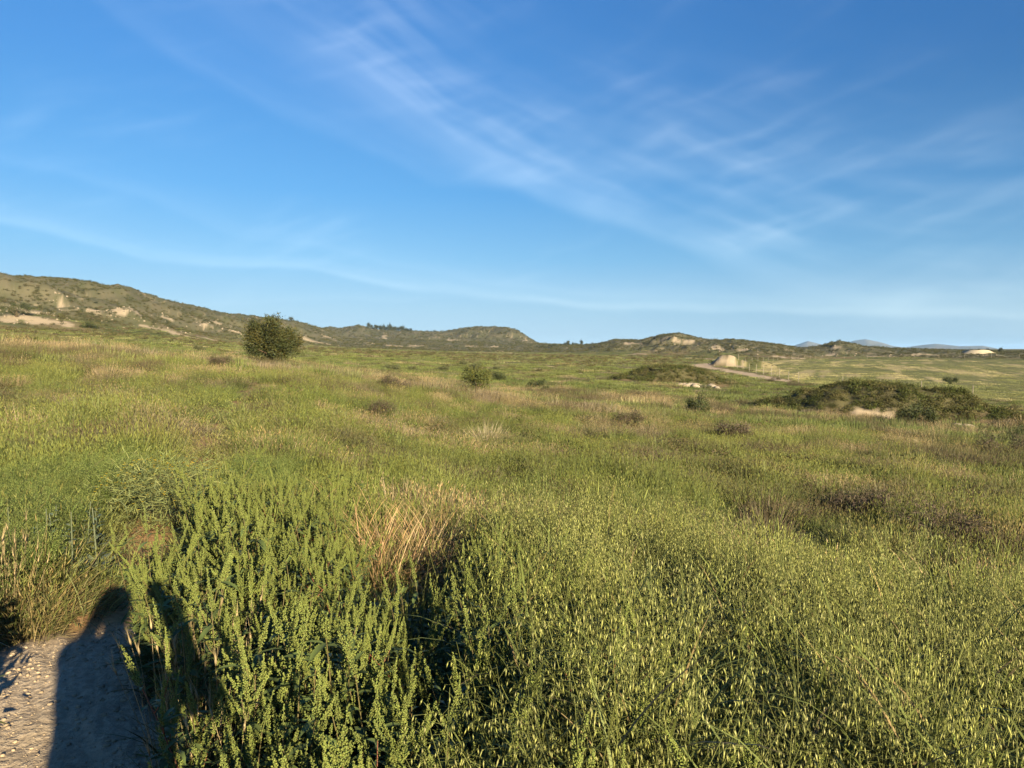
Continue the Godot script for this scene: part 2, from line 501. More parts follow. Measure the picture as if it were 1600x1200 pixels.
# ---------------------------------------------------------------- plants
func tuft(count: int, radius: float, low: float, tall: float, width: float, segs: int, lean: float, droop: float, heads: float, tone: float) -> Geo:
	var g := Geo.new()
	for k in count:
		var a := rnd(0, TAU)
		var r := radius * sqrt(rng.randf())
		var out := Vector3(cos(a), 0, sin(a))
		var p := out * r + Vector3(0, -0.03, 0)
		var way := rnd(0, TAU)
		var dir := (Vector3(0, 1, 0) + out * lean * (r / radius) * rnd(0.3, 1.2) + Vector3(cos(way), 0, sin(way)) * rnd(0.0, 0.28)).normalized()
		var f := rnd(0, TAU)
		var side := Vector3(cos(f), 0, sin(f))
		side = (side - dir * side.dot(dir)).normalized()
		var s := (0.3 + 0.7 * pow(rng.randf(), 0.8)) * tone
		var col := Color(s * rnd(0.9, 1.05), s, s * rnd(0.75, 1.0))
		var length := rnd(low, tall) * (1.0 - 0.25 * r / radius)
		var stemmy := heads > 0.0 and rng.randf() < 0.015
		if stemmy:
			length *= rnd(1.05, 1.35)
			col = Color(0.95, 0.92, 0.8)
		g.blade(p, dir, side, length, width * (0.6 if stemmy else rnd(0.7, 1.3)), droop * (0.15 if stemmy else rnd(0.3, 1.4)), col, segs)
		if stemmy or rng.randf() < heads:
			var top := p + dir * length * 0.97
			g.bead(top, dir + Vector3(cos(way), 0, sin(way)) * 0.3, length * rnd(0.1, 0.2), width * rnd(0.9, 1.5), Color(minf(1.0, s * 1.2 + 0.25), minf(1.0, s * 1.1 + 0.2), minf(1.0, s * 0.8 + 0.1)))
	return g

# a rounded bush: leaf clumps spread through its volume; returns foliage
func bush(clumps: int, leaves: int, size: Vector3, leaf_len: float, leaf_wide: float, tones: Array, lobes: int, open_base: float) -> Geo:
	var g := Geo.new()
	var knobs := []
	for k in lobes:
		var a := TAU * k / lobes + rnd(-0.5, 0.5)
		var y := rnd(0.25, 0.85)
		var rr := sqrt(maxf(0.05, 1.0 - pow(y * 1.6 - 0.7, 2.0))) * rnd(0.4, 0.85)
		knobs.append([Vector3(cos(a) * rr, y, sin(a) * rr), rnd(0.18, 0.42)])
	knobs.append([Vector3(rnd(-0.1, 0.1), 0.5, rnd(-0.1, 0.1)), 0.45])
	for k in clumps:
		var kn: Array = knobs[rng.randi() % knobs.size()]
		var dirn := Vector3(rng.randfn(), rng.randfn(), rng.randfn()).normalized()
		var c: Vector3 = kn[0] + dirn * float(kn[1]) * pow(rng.randf(), 0.28) * rnd(0.9, 1.08)
		if c.y < open_base: c.y = open_base + rng.randf() * 0.12
		var centre := Vector3(c.x * size.x, c.y * size.y, c.z * size.z)
		var outward := (centre - Vector3(0, size.y * 0.35, 0)).normalized()
		var base: Color = tones[rng.randi() % tones.size()]
		var s := rnd(0.75, 1.2)
		for j in leaves:
			var off := Vector3(rng.randfn(), rng.randfn(), rng.randfn()) * leaf_len * 0.85
			var d := (outward * 0.7 + Vector3(rng.randfn(), rng.randfn() + 0.4, rng.randfn()) * 0.7).normalized()
			var side := d.cross(Vector3(rng.randfn(), rng.randfn(), rng.randfn())).normalized()
			var q := s * rnd(0.8, 1.2)
			g.blade(centre + off, d, side, leaf_len * rnd(0.6, 1.2), leaf_wide * rnd(0.7, 1.3), 0.3, Color(base.r * q, base.g * q, base.b * q), 2)
	return g

func oat_clump(stems: int, spread: float, tall: float) -> Geo:
	var g := Geo.new()
	for k in stems:
		var a := rnd(0, TAU)
		var r := spread * sqrt(rng.randf())
		var foot := Vector3(cos(a) * r, -0.03, sin(a) * r)
		var bend := Vector3(rnd(-0.5, 0.5), 0, rnd(-0.4, 0.4))
		var h := tall * rnd(0.72, 1.08)
		var green := rnd(0.8, 1.15)
		var stalk := Color(0.27 * green, 0.30 * green, 0.09 * green)
		var pts := []
		for j in 6:
			var f := j / 5.0
			pts.append(foot + Vector3(0, h * f, 0) + bend * h * 0.55 * f * f)
		g.tube(pts, [0.0022, 0.002, 0.0018, 0.0015, 0.0011, 0.0006], stalk, 3, false)
		# leaves along the stem
		for j in rng.randi_range(3, 6):
			var f := rnd(0.05, 0.75)
			var w := rnd(0, TAU)
			var out := Vector3(cos(w), 0, sin(w))
			var lg := rnd(0.7, 1.25)
			var dry := rng.randf() < 0.06
			g.blade((pts[0] as Vector3).lerp(pts[5], f), Vector3(0, 1, 0) + out * rnd(0.35, 0.8), out.cross(Vector3.UP), rnd(0.16, 0.34), rnd(0.005, 0.009), rnd(0.4, 1.5), Color(0.40, 0.30, 0.14) if dry else Color(0.21 * lg, 0.25 * lg, 0.07 * lg), 4)
		# hanging spikelets
		var ripe := rng.randf()
		for j in rng.randi_range(8, 15):
			var f := rnd(0.62, 1.0)
			var seat := (pts[3] as Vector3).lerp(pts[5], (f - 0.6) / 0.4)
			var w := rnd(0, TAU)
			var reach := rnd(0.015, 0.06) * (1.25 - f)/0.4
			var hang := seat + Vector3(cos(w), 0, sin(w)) * reach + Vector3(0, rnd(-0.01, 0.03), 0)
			g.tube([seat, hang], [0.0005, 0.0004], stalk, 3, false)
			var s := rnd(0.75, 1.15)
			var col := Color(0.50 * s, 0.53 * s, 0.16 * s).lerp(Color(0.60 * s, 0.53 * s, 0.28 * s), ripe * rnd(0.0, 0.6))
			var d := Vector3(cos(w) * rnd(0.0, 0.5), -1, sin(w) * rnd(0.0, 0.5)).normalized()
			var len := rnd(0.018, 0.029)
			g.bead(hang + d * len * 0.5, d, len, rnd(0.0034, 0.005), col)
			if rng.randf() < 0.5:
				g.bead(hang + d * len * 0.5, d + Vector3(rnd(-0.3, 0.3), 0, rnd(-0.3, 0.3)), len * 1.05, 0.004, col)
	return g

func barley_clump(stems: int) -> Geo:
	var g := Geo.new()
	for k in stems:
		var a := rnd(0, TAU)
		var r := 0.12 * sqrt(rng.randf())
		var foot := Vector3(cos(a) * r, -0.02, sin(a) * r)
		var out := Vector3(rnd(-0.25, 0.25), 1, rnd(-0.25, 0.25)).normalized()
		var h := rnd(0.28, 0.55)
		var s := rnd(0.8, 1.15)
		var straw := Color(0.50 * s, 0.39 * s, 0.20 * s)
		g.tube([foot, foot + out * h], [0.0018, 0.001], straw, 3, false)
		g.bead(foot + out * (h + 0.03), out, 0.06, 0.009, straw)
		for j in 7:
			var w := rnd(0, TAU)
			g.blade(foot + out * (h + rnd(0.0, 0.05)), out + Vector3(cos(w), 0, sin(w)) * 0.3, Vector3(-sin(w), 0, cos(w)), 0.07, 0.0014, 0.0, straw, 2)
		if rng.randf() < 0.8:
			var w := rnd(0, TAU)
			g.blade(foot, Vector3(cos(w) * 0.6, 1, sin(w) * 0.6), Vector3(-sin(w), 0, cos(w)), rnd(0.15, 0.3), 0.007, 1.2, straw, 3)
	return g

func flat_rosette(n: int, length: float, width: float, tone: Color, rise: float) -> Geo:
	var g := Geo.new()
	for k in n:
		var a := TAU * k / n + rnd(-0.4, 0.4)
		var out := Vector3(cos(a), rise * rnd(0.5, 1.4), sin(a))
		var s := rnd(0.75, 1.2)
		g.leaf(Vector3(cos(a), 0, sin(a)) * 0.02 + Vector3(0, rnd(0, 0.1), 0), out, Vector3.UP, length * rnd(0.6, 1.15), width * rnd(0.7, 1.2), rnd(0.3, 1.0), Color(tone.r * s, tone.g * s, tone.b * s), 5)
	return g

# ------------------------------------------------ the weeds with seed spikes on the bank
func ear(g: Geo, root: Vector3, dir: Vector3, length: float, girth: float, base: Color) -> void:
	var side := dir.cross(Vector3(0.3, 0.1, 0.9)).normalized()
	var other := dir.cross(side)
	g.tube([root, root + dir * length], [0.0018, 0.0007], Color(base.r * 0.7, base.g * 0.65, base.b * 0.8), 4, false)
	var y := 0.004
	while y < length:
		var f := y / length
		var r := girth * (1.0 - 0.85 * pow(f, 1.4)) * (1.0 if f > 0.1 else 0.7) * rnd(0.8, 1.15)
		for k in (7 if f < 0.7 else 4):
			var a := rnd(0, TAU)
			var o := (side * cos(a) + other * sin(a) + dir * rnd(0.1, 0.7)).normalized()
			var t := rnd(0.7, 1.18)
			g.bead(root + dir * (y + rnd(-0.003, 0.003)) + o * r * rnd(0.55, 1.1), o + dir * 0.3, rnd(0.0045, 0.008), rnd(0.004, 0.006), Color(base.r * t * rnd(0.92, 1.12), base.g * t, base.b * t))
		y += 0.0058 if rng.randf() < 0.88 else 0.012

# one flowering shoot: a main ear with shorter ones round its foot
func spike_mesh(length: float) -> Mesh:
	var g := Geo.new()
	var s := rnd(0.88, 1.1)
	var base := Color(0.26 * s, 0.315 * s, 0.075 * s)
	ear(g, Vector3.ZERO, Vector3.UP, length, rnd(0.0115, 0.0145), base)
	for k in rng.randi_range(0, 3):
		var a := rnd(0, TAU)
		ear(g, Vector3(0, length * rnd(-0.05, 0.4), 0), (Vector3(cos(a), 0, sin(a)) * rnd(0.3, 0.65) + Vector3.UP).normalized(), length * rnd(0.22, 0.48), rnd(0.007, 0.010), base)
	return g.mesh(mat.seed)

func leaf_mesh(length: float, width: float) -> Mesh:
	var g := Geo.new()
	var s := rnd(0.8, 1.2)
	var col := Color(0.105 * s, 0.15 * s, 0.045 * s) if rng.randf() < 0.85 else Color(0.30, 0.22, 0.08)
	g.leaf(Vector3.ZERO, Vector3(0, 0.5, -1), Vector3(0, 1, 0.2), length, width, rnd(0.4, 1.1), col, 6)
	g.tube([Vector3(0, -0.004, 0.012), Vector3.ZERO], [0.0016, 0.001], col, 3, false)
	return g.mesh(mat.leaf)

var spikes := []
var leaves := []

func make_weed(tall: float, branches: int, red: float) -> Node3D:
	var o := Node3D.new()
	var g := Geo.new()
	var s := rnd(0.85, 1.15)
	var stalk := Color(0.17 * s, 0.17 * s, 0.06 * s).lerp(Color(0.26, 0.085, 0.05), red)
	var lean := Vector3(rnd(-0.3, 0.3), 0, rnd(-0.3, 0.3))
	var pts := []
	var radii := []
	for j in 7:
		var f := j / 6.0
		pts.append(Vector3(0, -0.04 + tall * 0.8 * f, 0) + lean * tall * f * f)
		radii.append(0.0052 - 0.0034 * f)
	g.tube(pts, radii, stalk, 6, false)
	var tips := [[pts[6], (pts[6] - pts[5] as Vector3).normalized(), 1.0]]
	for k in branches:
		var f := rnd(0.3, 0.95)
		var at := (pts[int(f * 6.0)] as Vector3).lerp(pts[mini(int(f * 6.0) + 1, 6)], f * 6.0 - int(f * 6.0))
		var a := k * 2.4 + rnd(-0.5, 0.5)
		var out := Vector3(cos(a), 0, sin(a))
		var run := rnd(0.06, 0.24) * (1.3 - f * 0.7)
		var mid := at + (out * 0.8 + Vector3.UP).normalized() * run * 0.5
		var tip := mid + (out * 0.35 + Vector3.UP).normalized() * run * 0.6
		g.tube([at, mid, tip], [0.0024, 0.002, 0.0015], stalk, 4, false)
		tips.append([tip, (out * rnd(0.05, 0.35) + Vector3.UP + Vector3(rnd(-0.1, 0.1), 0, rnd(-0.1, 0.1))).normalized(), rnd(0.4, 0.95)])
		if rng.randf() < 0.7: tips.append([at.lerp(tip, 0.45), (out * 0.55 + Vector3.UP).normalized(), rnd(0.3, 0.55)])
	part("stem", g.mesh(mat.stalk), o)
	for t in tips:
		var m := part("seed_spike", spikes[rng.randi() % spikes.size()], o)
		var y: Vector3 = t[1]
		var x := y.cross(Vector3(0.2, 0.1, 0.9)).normalized()
		m.transform = Transform3D(Basis(x, y, x.cross(y)).rotated(y, rnd(0, TAU)).scaled(Vector3.ONE * (0.55 + 0.6 * float(t[2]))), t[0])
	# small leaves all along the stem and the branches
	var fo := Geo.new()
	for k in 90:
		var t: Array = tips[rng.randi() % tips.size()]
		var f := rng.randf()
		var root := (pts[int(rnd(0.0, 5.9))] as Vector3).lerp(t[0], f)
		var a := rnd(0, TAU)
		var q := rnd(0.7, 1.25)
		fo.leaf(root, Vector3(cos(a), rnd(0.0, 0.9), sin(a)), Vector3.UP, rnd(0.03, 0.075), rnd(0.009, 0.02), rnd(0.2, 1.0), Color(0.13 * q, 0.175 * q, 0.05 * q), 3)
	part("foliage", fo.mesh(mat.leaf), o)
	var count := rng.randi_range(7, 11)
	for k in count:
		var f := pow(rng.randf(), 0.8) * 0.72
		var at := (pts[0] as Vector3).lerp(pts[6], f) + Vector3(0, 0.02, 0)
		var m := part("leaf", leaves[rng.randi() % leaves.size()], o)
		m.transform = Transform3D(Basis(Vector3.UP, rnd(0, TAU)) * Basis(Vector3.RIGHT, rnd(-0.5, 0.35)).scaled(Vector3.ONE * rnd(0.75, 1.3) * (1.15 - 0.6 * f)), at)
	return o

# the same weed in one piece, for the many that fill the stand between the others
func weed_fill(tall: float) -> Mesh:
	var g := Geo.new()
	var base := Color(0.26, 0.315, 0.075) * rnd(0.85, 1.05)
	for k in 4:
		var foot := Vector3(rnd(-0.07, 0.07), -0.03, rnd(-0.07, 0.07))
		var top := foot + Vector3(rnd(-0.16, 0.16), tall * rnd(0.55, 0.9), rnd(-0.16, 0.16))
		g.tube([foot, foot.lerp(top, 0.5), top], [0.004, 0.003, 0.0018], Color(0.18, 0.15, 0.06), 4, false)
		ear(g, top, (top - foot + Vector3(rnd(-0.1, 0.1), 0, rnd(-0.1, 0.1))).normalized(), rnd(0.08, 0.17), rnd(0.009, 0.013), base)
		for j in 5:
			var a := rnd(0, TAU)
			ear(g, foot.lerp(top, rnd(0.5, 1.0)), (Vector3(cos(a) * 0.6, 1, sin(a) * 0.6)).normalized(), rnd(0.05, 0.11), rnd(0.008, 0.011), base)
		for j in 26:
			var a := rnd(0, TAU)
			var q := rnd(0.7, 1.3)
			g.leaf(foot.lerp(top, rng.randf()), Vector3(cos(a), rnd(0.0, 0.9), sin(a)), Vector3.UP, rnd(0.03, 0.1), rnd(0.009, 0.026), rnd(0.2, 1.0), Color(0.13 * q, 0.175 * q, 0.05 * q), 3)
	return g.mesh(mat.stalk)

# ---------------------------------------------------------------- planting
func grass_tint(x: float, z: float, d: float, b: float) -> Color:
	var n1 := noise_big.get_noise_2d(x * 1.6, z * 1.6)
	var n2 := noise_mid.get_noise_2d(x * 1.3 + 20.0, z * 1.3)
	var n3 := noise_fine.get_noise_2d(x * 0.7, z * 0.7)
	var c := mix3(Color(0.225, 0.28, 0.085), Color(0.37, 0.41, 0.135), 0.45 + n1 * 0.9 + n3 * 0.7)
	c = mix3(c, Color(0.18, 0.205, 0.08), smoothstep(0.05, 0.35, n2))
	# drier, purplish grass along the brow of the slope and in patches
	var brow := 1.0 - smoothstep(2.0, 13.0, absf(d - 48.0 + (b + 20.0) * 0.35)) if b < 12.0 else 0.0
	c = mix3(c, Color(0.45, 0.36, 0.26), smoothstep(-0.1, 0.45, n2 * 0.9 + n3 * 0.4 + brow * 0.5 - 0.27 + 0.1 * smoothstep(80.0, 140.0, d)))
	c = mix3(c, Color(0.60, 0.50, 0.27), smoothstep(0.36, 0.6, noise_mid.get_noise_2d(x * 0.8 - 60.0, z * 0.8) + n3 * 0.25))
	if d < 15.0 and b < -10.0: c = mix3(c, Color(0.27, 0.315, 0.09), 0.75 * (1.0 - smoothstep(9.0, 15.0, d)))
	var s := 0.72 + 0.6 * rng.randf()
	return Color(c.r * s, c.g * s, c.b * s * rnd(0.85, 1.1))

func meadow_zone(called: String, meshes: Array, near: float, far: float, count: int, label: String) -> void:
	var where := []
	var tints := []
	for m in meshes:
		where.append([])
		tints.append([])
	var k := 0
	while k < count:
		k += 1
		var b := rnd(-43.5, 43.5)
		var d := sqrt(lerpf(near * near, far * far, pow(rng.randf(), 1.25)))
		var p := spot(b, d)
		var chance := 1.0
		var tall := 1.0 - 0.55 * smoothstep(50.0, 170.0, d)
		var tint := Color.WHITE
		var painted := false
		if d < 8.0 and gravel(p.x, p.y) > -0.05: continue
		if b < -10.0 and d < 62.0:
			var f := near_line(FOOTPATH, p.x, p.y)
			if f < (0.55 if d < 7.5 else 0.3) and rng.randf() < 1.1 - f * 1.2: continue
		if d > 45.0:
			var m := 0.0
			if d < 200.0:
				for q in MOUNDS.size(): m = maxf(m, mound(q, p.x, p.y))
			if m > 0.3 and rng.randf() < 0.93: continue
			if bare(b, d, p.x, p.y) > 0.3: continue
			if d > 100.0:
				if rng.randf() < hill_share(b, d) * 1.3: continue
				if d < 300.0 and b > 12.0 and b < 23.0 and near_line(TRACK, p.x, p.y) < 3.2: continue
				if rng.randf() < in_field(b, d):
					if rng.randf() < 0.35: continue
					tint = field_tone(p.x, p.y, b, d)
					tint = Color(tint.r * 2.2, tint.g * 2.2, tint.b * 2.2)
					painted = true
					tall *= 0.6
		var lump := noise_fine.get_noise_2d(p.x * 0.55 + 8.0, p.y * 0.55) + 0.6 * noise_mid.get_noise_2d(p.x * 1.7, p.y * 1.7 - 44.0)
		if not painted:
			tint = grass_tint(p.x, p.y, d, b)
			if d < 110.0 and lump < -0.1 and rng.randf() < 0.75: continue
		var s := rnd(0.6, 1.35)
		tall *= rnd(0.6, 1.25) * clampf(1.0 + 1.5 * lump, 0.4, 1.8)
		var w := rng.randi() % meshes.size()
		where[w].append(Transform3D(Basis(Vector3.UP, rnd(0, TAU)).scaled(Vector3(s, s * tall, s)), Vector3(p.x, ground(p.x, p.y), p.y)))
		tints[w].append(tint)
	for w in meshes.size(): scatter(called, meshes[w], where[w], tints[w], label, "grass")

func build_meadow() -> void:
	var near := []
	var mid := []
	var out := []
	var far := []
	for k in 4:
		near.append(tuft(190, 0.26, 0.15, 0.42, 0.0052, 4, 1.0, 1.6, 0.3, 1.0).mesh(mat.grass))
		mid.append(tuft(210, 0.40, 0.14, 0.42, 0.0085, 3, 1.0, 1.3, 0.25, 1.0).mesh(mat.grass))
		out.append(tuft(190, 0.92, 0.16, 0.44, 0.022, 2, 0.6, 0.5, 0.0, 1.0).mesh(mat.grass))
		far.append(tuft(160, 2.4, 0.14, 0.4, 0.06, 2, 0.4, 0.4, 0.0, 1.0).mesh(mat.grass))
	meadow_zone("meadow_grass", near, 5.0, 16.0, 4600, "soft green meadow grass with dry heads just beyond the weedy bank")
	meadow_zone("slope_grass", mid, 14.5, 44.0, 13000, "tufted green and straw grass covering the middle slope")
	meadow_zone("valley_grass", out, 40.0, 140.0, 23000, "low green grass on the valley floor below the slope")
	meadow_zone("distant_grass", far, 125.0, 430.0, 20000, "short pasture and crop far out at the foot of the hills")
	# brown heathy tufts and feathery straw between the grass
	var heath := []
	for k in 3: heath.append(tuft(150, 0.26, 0.14, 0.36, 0.0065, 3, 1.1, 0.2, 0.25, 1.0).mesh(mat.grass))
	var where := [[], [], []]
	var tints := [[], [], []]
	for k in 30000:
		var b := rnd(-43.5, 43.5)
		var d := sqrt(lerpf(7.5 * 7.5, 75.0 * 75.0, pow(rng.randf(), 1.5)))
		var p := spot(b, d)
		var n := noise_mid.get_noise_2d(p.x * 2.2 - 15.0, p.y * 2.2) + 0.5 * noise_big.get_noise_2d(p.x * 2.0, p.y * 2.0 + 9.0)
		if n < 0.15 or rng.randf() > (n - 0.13) * 4.5 or b < -10.0 and d < 11.0: continue
		if b < -10.0 and near_line(FOOTPATH, p.x, p.y) < 0.35: continue
		if d > 50.0 and (bare(b, d, p.x, p.y) > 0.2 or mound(0, p.x, p.y) > 0.15): continue
		var s := rnd(0.7, 1.7) * (1.0 + 0.8 * smoothstep(20.0, 70.0, d))
		var w := rng.randi() % 3
		where[w].append(Transform3D(Basis(Vector3.UP, rnd(0, TAU)).scaled(Vector3(s, s * rnd(0.8, 1.2), s)), Vector3(p.x, ground(p.x, p.y), p.y)))
		var c := mix3(Color(0.26, 0.195, 0.14), Color(0.21, 0.205, 0.10), rng.randf())
		if noise_mid.get_noise_2d(p.x * 1.1 + 77.0, p.y * 1.1) > 0.16: c = Color(0.62, 0.49, 0.31)
		var q := rnd(0.8, 1.2)
		tints[w].append(Color(c.r * q, c.g * q, c.b * q))
	for w in 3: scatter("heath_tufts", heath[w], where[w], tints[w], "brown heathy and straw coloured tufts in patches through the meadow", "heath")

func build_scrub() -> void:
	var kinds := []
	for k in 3:
		kinds.append(bush(16, 9, Vector3(0.6, 0.62, 0.6), 0.2, 0.07, [Color(0.55, 0.6, 0.45), Color(0.75, 0.75, 0.6), Color(0.9, 0.85, 0.7)], 4, 0.04).mesh(mat.bush))
	var where := [[], [], []]
	var tints := [[], [], []]
	for k in 95000:
		var b := rnd(-43.5, 43.5)
		var d := exp(lerpf(log(190.0), log(1020.0), rng.randf()))
		var h := hill_share(b, d)
		if h < 0.15 or rng.randf() > h: continue
		var p := spot(b, d)
		var n := noise_mid.get_noise_2d(p.x * 0.4, p.y * 0.4)
		if rng.randf() > 0.6 + n: continue
		if bare(b, d, p.x, p.y) > 0.2 and rng.randf() < 0.9: continue
		var s := rnd(0.5, 1.5) * (1.0 + 0.9 * smoothstep(400.0, 900.0, d)) * (1.6 if rng.randf() < 0.03 else 1.0)
		var w := rng.randi() % 3
		where[w].append(Transform3D(Basis(Vector3.UP, rnd(0, TAU)).scaled(Vector3(s, s * rnd(0.6, 1.0), s)), Vector3(p.x, ground(p.x, p.y) - 0.08 * s, p.y)))
		var q := rnd(0.8, 1.2)
		var c := mix3(Color(0.115, 0.13, 0.055), Color(0.22, 0.195, 0.11), rng.randf() * 0.8 + n * 0.4)
		tints[w].append(Color(c.r * q, c.g * q, c.b * q))
	for w in 3: scatter("hillside_scrub", kinds[w], where[w], tints[w], "low olive and brown scrub covering the hillsides", "scrub")
	where = [[], [], []]
	tints = [[], [], []]
	for k in MOUNDS.size():
		for j in (3600 if k < 3 else 260):
			var m: Array = MOUNDS[k]
			var x: float = m[0] + rnd(-14.0, 14.0)
			var z: float = m[1] + rnd(-10.0, 10.0)
			var d := Vector2(x, z).length()
			var b := rad_to_deg(atan2(x, -z))
			if mound(k, x, z) < 0.25 or bare(b, d, x, z) > 0.25: continue
			var s := rnd(0.3, 0.7)
			var w := rng.randi() % 3
			where[w].append(Transform3D(Basis(Vector3.UP, rnd(0, TAU)).scaled(Vector3(s, s * rnd(0.7, 1.2), s)), Vector3(x, ground(x, z) - 0.06, z)))
			var q := rnd(0.8, 1.25)
			var c := mix3(Color(0.13, 0.155, 0.05), Color(0.22, 0.20, 0.10), rng.randf() * 0.8 + noise_mid.get_noise_2d(x * 3.0, z * 3.0))
			tints[w].append(Color(c.r * q, c.g * q, c.b * q))
	for w in 3: scatter("mound_scrub", kinds[w], where[w], tints[w], "dark heathy scrub clothing the two earth mounds", "scrub")
	# valley scatter of small bushes among the grass
	where = [[], [], []]
	tints = [[], [], []]
	for k in 11000:
		var b := rnd(-43.0, 43.0)
		var d := sqrt(lerpf(20.0 * 20.0, 330.0 * 330.0, pow(rng.randf(), 1.6)))
		var p := spot(b, d)
		var n := noise_mid.get_noise_2d(p.x * 0.6 + 140.0, p.y * 0.6)
		var on := 0.0
		for q in MOUNDS.size(): on = maxf(on, mound(q, p.x, p.y))
		if on > 0.15: continue
		if n < 0.08 - 0.1 * smoothstep(80.0, 200.0, d) or in_field(b, d) > 0.1 or bare(b, d, p.x, p.y) > 0.2: continue
		if b > 12.0 and b < 23.0 and d > 100.0 and near_line(TRACK, p.x, p.y) < 3.5: continue
		var s := rnd(0.3, 0.75) * (1.0 + smoothstep(60.0, 250.0, d))
		var w := rng.randi() % 3
		where[w].append(Transform3D(Basis(Vector3.UP, rnd(0, TAU)).scaled(Vector3(s, s * rnd(0.5, 0.9), s)), Vector3(p.x, ground(p.x, p.y) - 0.05, p.y)))
		var q := rnd(0.8, 1.25)
		var c := mix3(Color(0.13, 0.14, 0.05), Color(0.25, 0.19, 0.13), rng.randf())
		tints[w].append(Color(c.r * q, c.g * q, c.b * q))
	for w in 3: scatter("heath_bush", kinds[w], where[w], tints[w], "small grey and brown heath bushes sprinkled through the grass", "scrub")

# shrubs that stand out one by one: bearing, distance, half width, height, label
const SHRUBS := [
	[-2.8, 49.0, 1.05, 1.65, "yellow-green leafy bush on the brow of the grassy slope", 0],
	[1.9, 70.0, 0.95, 1.25, "round dark green bush beyond the brow beside a smaller low one", 1],
	[2.7, 65.0, 0.55, 0.7, "small low green bush just in front of a round dark one", 1],
	[14.8, 50.0, 0.9, 1.5, "lone dark green bush on open grass below the rocky mound", 1],
	[29.8, 60.5, 1.2, 1.6, "dark green bush against the white foot of the large mound", 1],
	[15.3, 97.0, 0.68, 0.60, "olive bush at the foot of the stony low mound", 2],
	[-9.6, 99.0, 1.08, 0.83, "broad olive bush down in the valley left of two others", 2],
	[-8.0, 104.0, 0.65, 0.52, "small olive bush in the valley behind a broad one", 2],
	[-5.5, 106.0, 0.79, 0.68, "greyish bush in the valley on open green grass", 2],
	[-3.0, 112.0, 1.15, 1.12, "spreading tall olive bush in the middle of the valley", 2],
	[-1.2, 116.0, 0.79, 0.68, "olive bush beside the spreading tall one in the valley", 2],
	[-3.9, 128.0, 0.94, 0.75, "bush in the valley behind the spreading tall one", 2],
	[-1.1, 88.0, 0.9, 1.2, "upright small bush behind the brow of the slope", 1],
	[34.9, 33.0, 1.0, 0.8, "flat dark brown heath bush on the lower meadow", 3],
	[35.7, 44.0, 0.6, 0.9, "small dark green bush above a flat brown one", 1],
	[-22.3, 40.0, 0.6, 0.75, "low grey-green bush beside the footpath on the slope", 3],
	[-9.5, 39.0, 0.8, 0.85, "dark brown heath bush among dry grass on the slope", 3],
	[9.3, 33.0, 0.65, 0.65, "low olive bush sunk in the long meadow grass", 3],
	[17.4, 29.0, 0.85, 0.7, "wide brown heath bush in a hollow of the meadow", 3],
	[26.5, 14.5, 0.6, 0.5, "dry greyish heath bush in the nearer meadow below the oats", 3],
	[31.5, 13.0, 0.75, 0.52, "wide dry heath bush in the nearer meadow beyond the oats", 3],
	[-11.0, 24.0, 0.55, 0.62, "purplish brown heath bush on the upper meadow", 3],
	[-34.8, 246.0, 4.0, 4.2, "big dark round tree-like bush at the foot of the left hill", 1],
	[-30.7, 240.0, 2.2, 1.6, "dark bush near the white bare earth bank", 1],
	[-23.8, 119.0, 0.94, 0.83, "olive bush in the pasture behind the slope", 2],
	[31.7, 150.0, 1.2, 1.2, "single dark bush at the edge of the striped field", 1],
	[20.2, 122.0, 1.3, 0.8, "dark bush in the ditch beside the dirt track", 3],
	[21.8, 116.0, 1.4, 0.8, "brown bush further down the ditch by the fence", 3],
]

func build_shrubs() -> void:
	var tones := [
		[Color(0.12, 0.14, 0.03), Color(0.17, 0.175, 0.04), Color(0.09, 0.11, 0.03)],
		[Color(0.075, 0.095, 0.03), Color(0.11, 0.125, 0.04), Color(0.06, 0.08, 0.03)],
		[Color(0.15, 0.165, 0.07), Color(0.19, 0.19, 0.085), Color(0.12, 0.14, 0.055)],
		[Color(0.13, 0.10, 0.065), Color(0.17, 0.13, 0.09), Color(0.10, 0.10, 0.045)],
	]
	for s in SHRUBS:
		var p := spot(s[0], s[1])
		var o := thing("bush", Vector3(p.x, ground(p.x, p.y) - 0.04, p.y), rnd(0, TAU), s[4], "bush", "bushes standing alone in the landscape")
		var size := Vector3(s[2] / 0.95, s[3], s[2] / 0.95)
		var leaf := clampf(float(s[2]) * 0.14, 0.07, 0.3)
		var t: Array = tones[s[5]]
		part("foliage", (bush(170, 26, size, 0.1, 0.009 if s[1] < 25.0 else 0.014, t, 7, 0.03) if s[5] == 3 else bush(210 if s[2] > 0.7 else 130, 14, size, leaf, leaf * 0.28, t, 7, 0.05)).mesh(mat.bush_own), o)
		var g := Geo.new()
		for k in 7:
			var a := rnd(0, TAU)
			var tip := Vector3(cos(a) * size.x * rnd(0.2, 0.6), size.y * rnd(0.4, 0.75), sin(a) * size.z * rnd(0.2, 0.6))
			g.tube([Vector3(cos(a), 0, sin(a)) * 0.04 * size.x + Vector3(0, -0.05, 0), tip * Vector3(0.4, 0.55, 0.4), tip], [0.03 * size.x, 0.02 * size.x, 0.008 * size.x], Color(0.16, 0.12, 0.08), 5, false)
		part("branches", g.mesh(mat.bark), o)

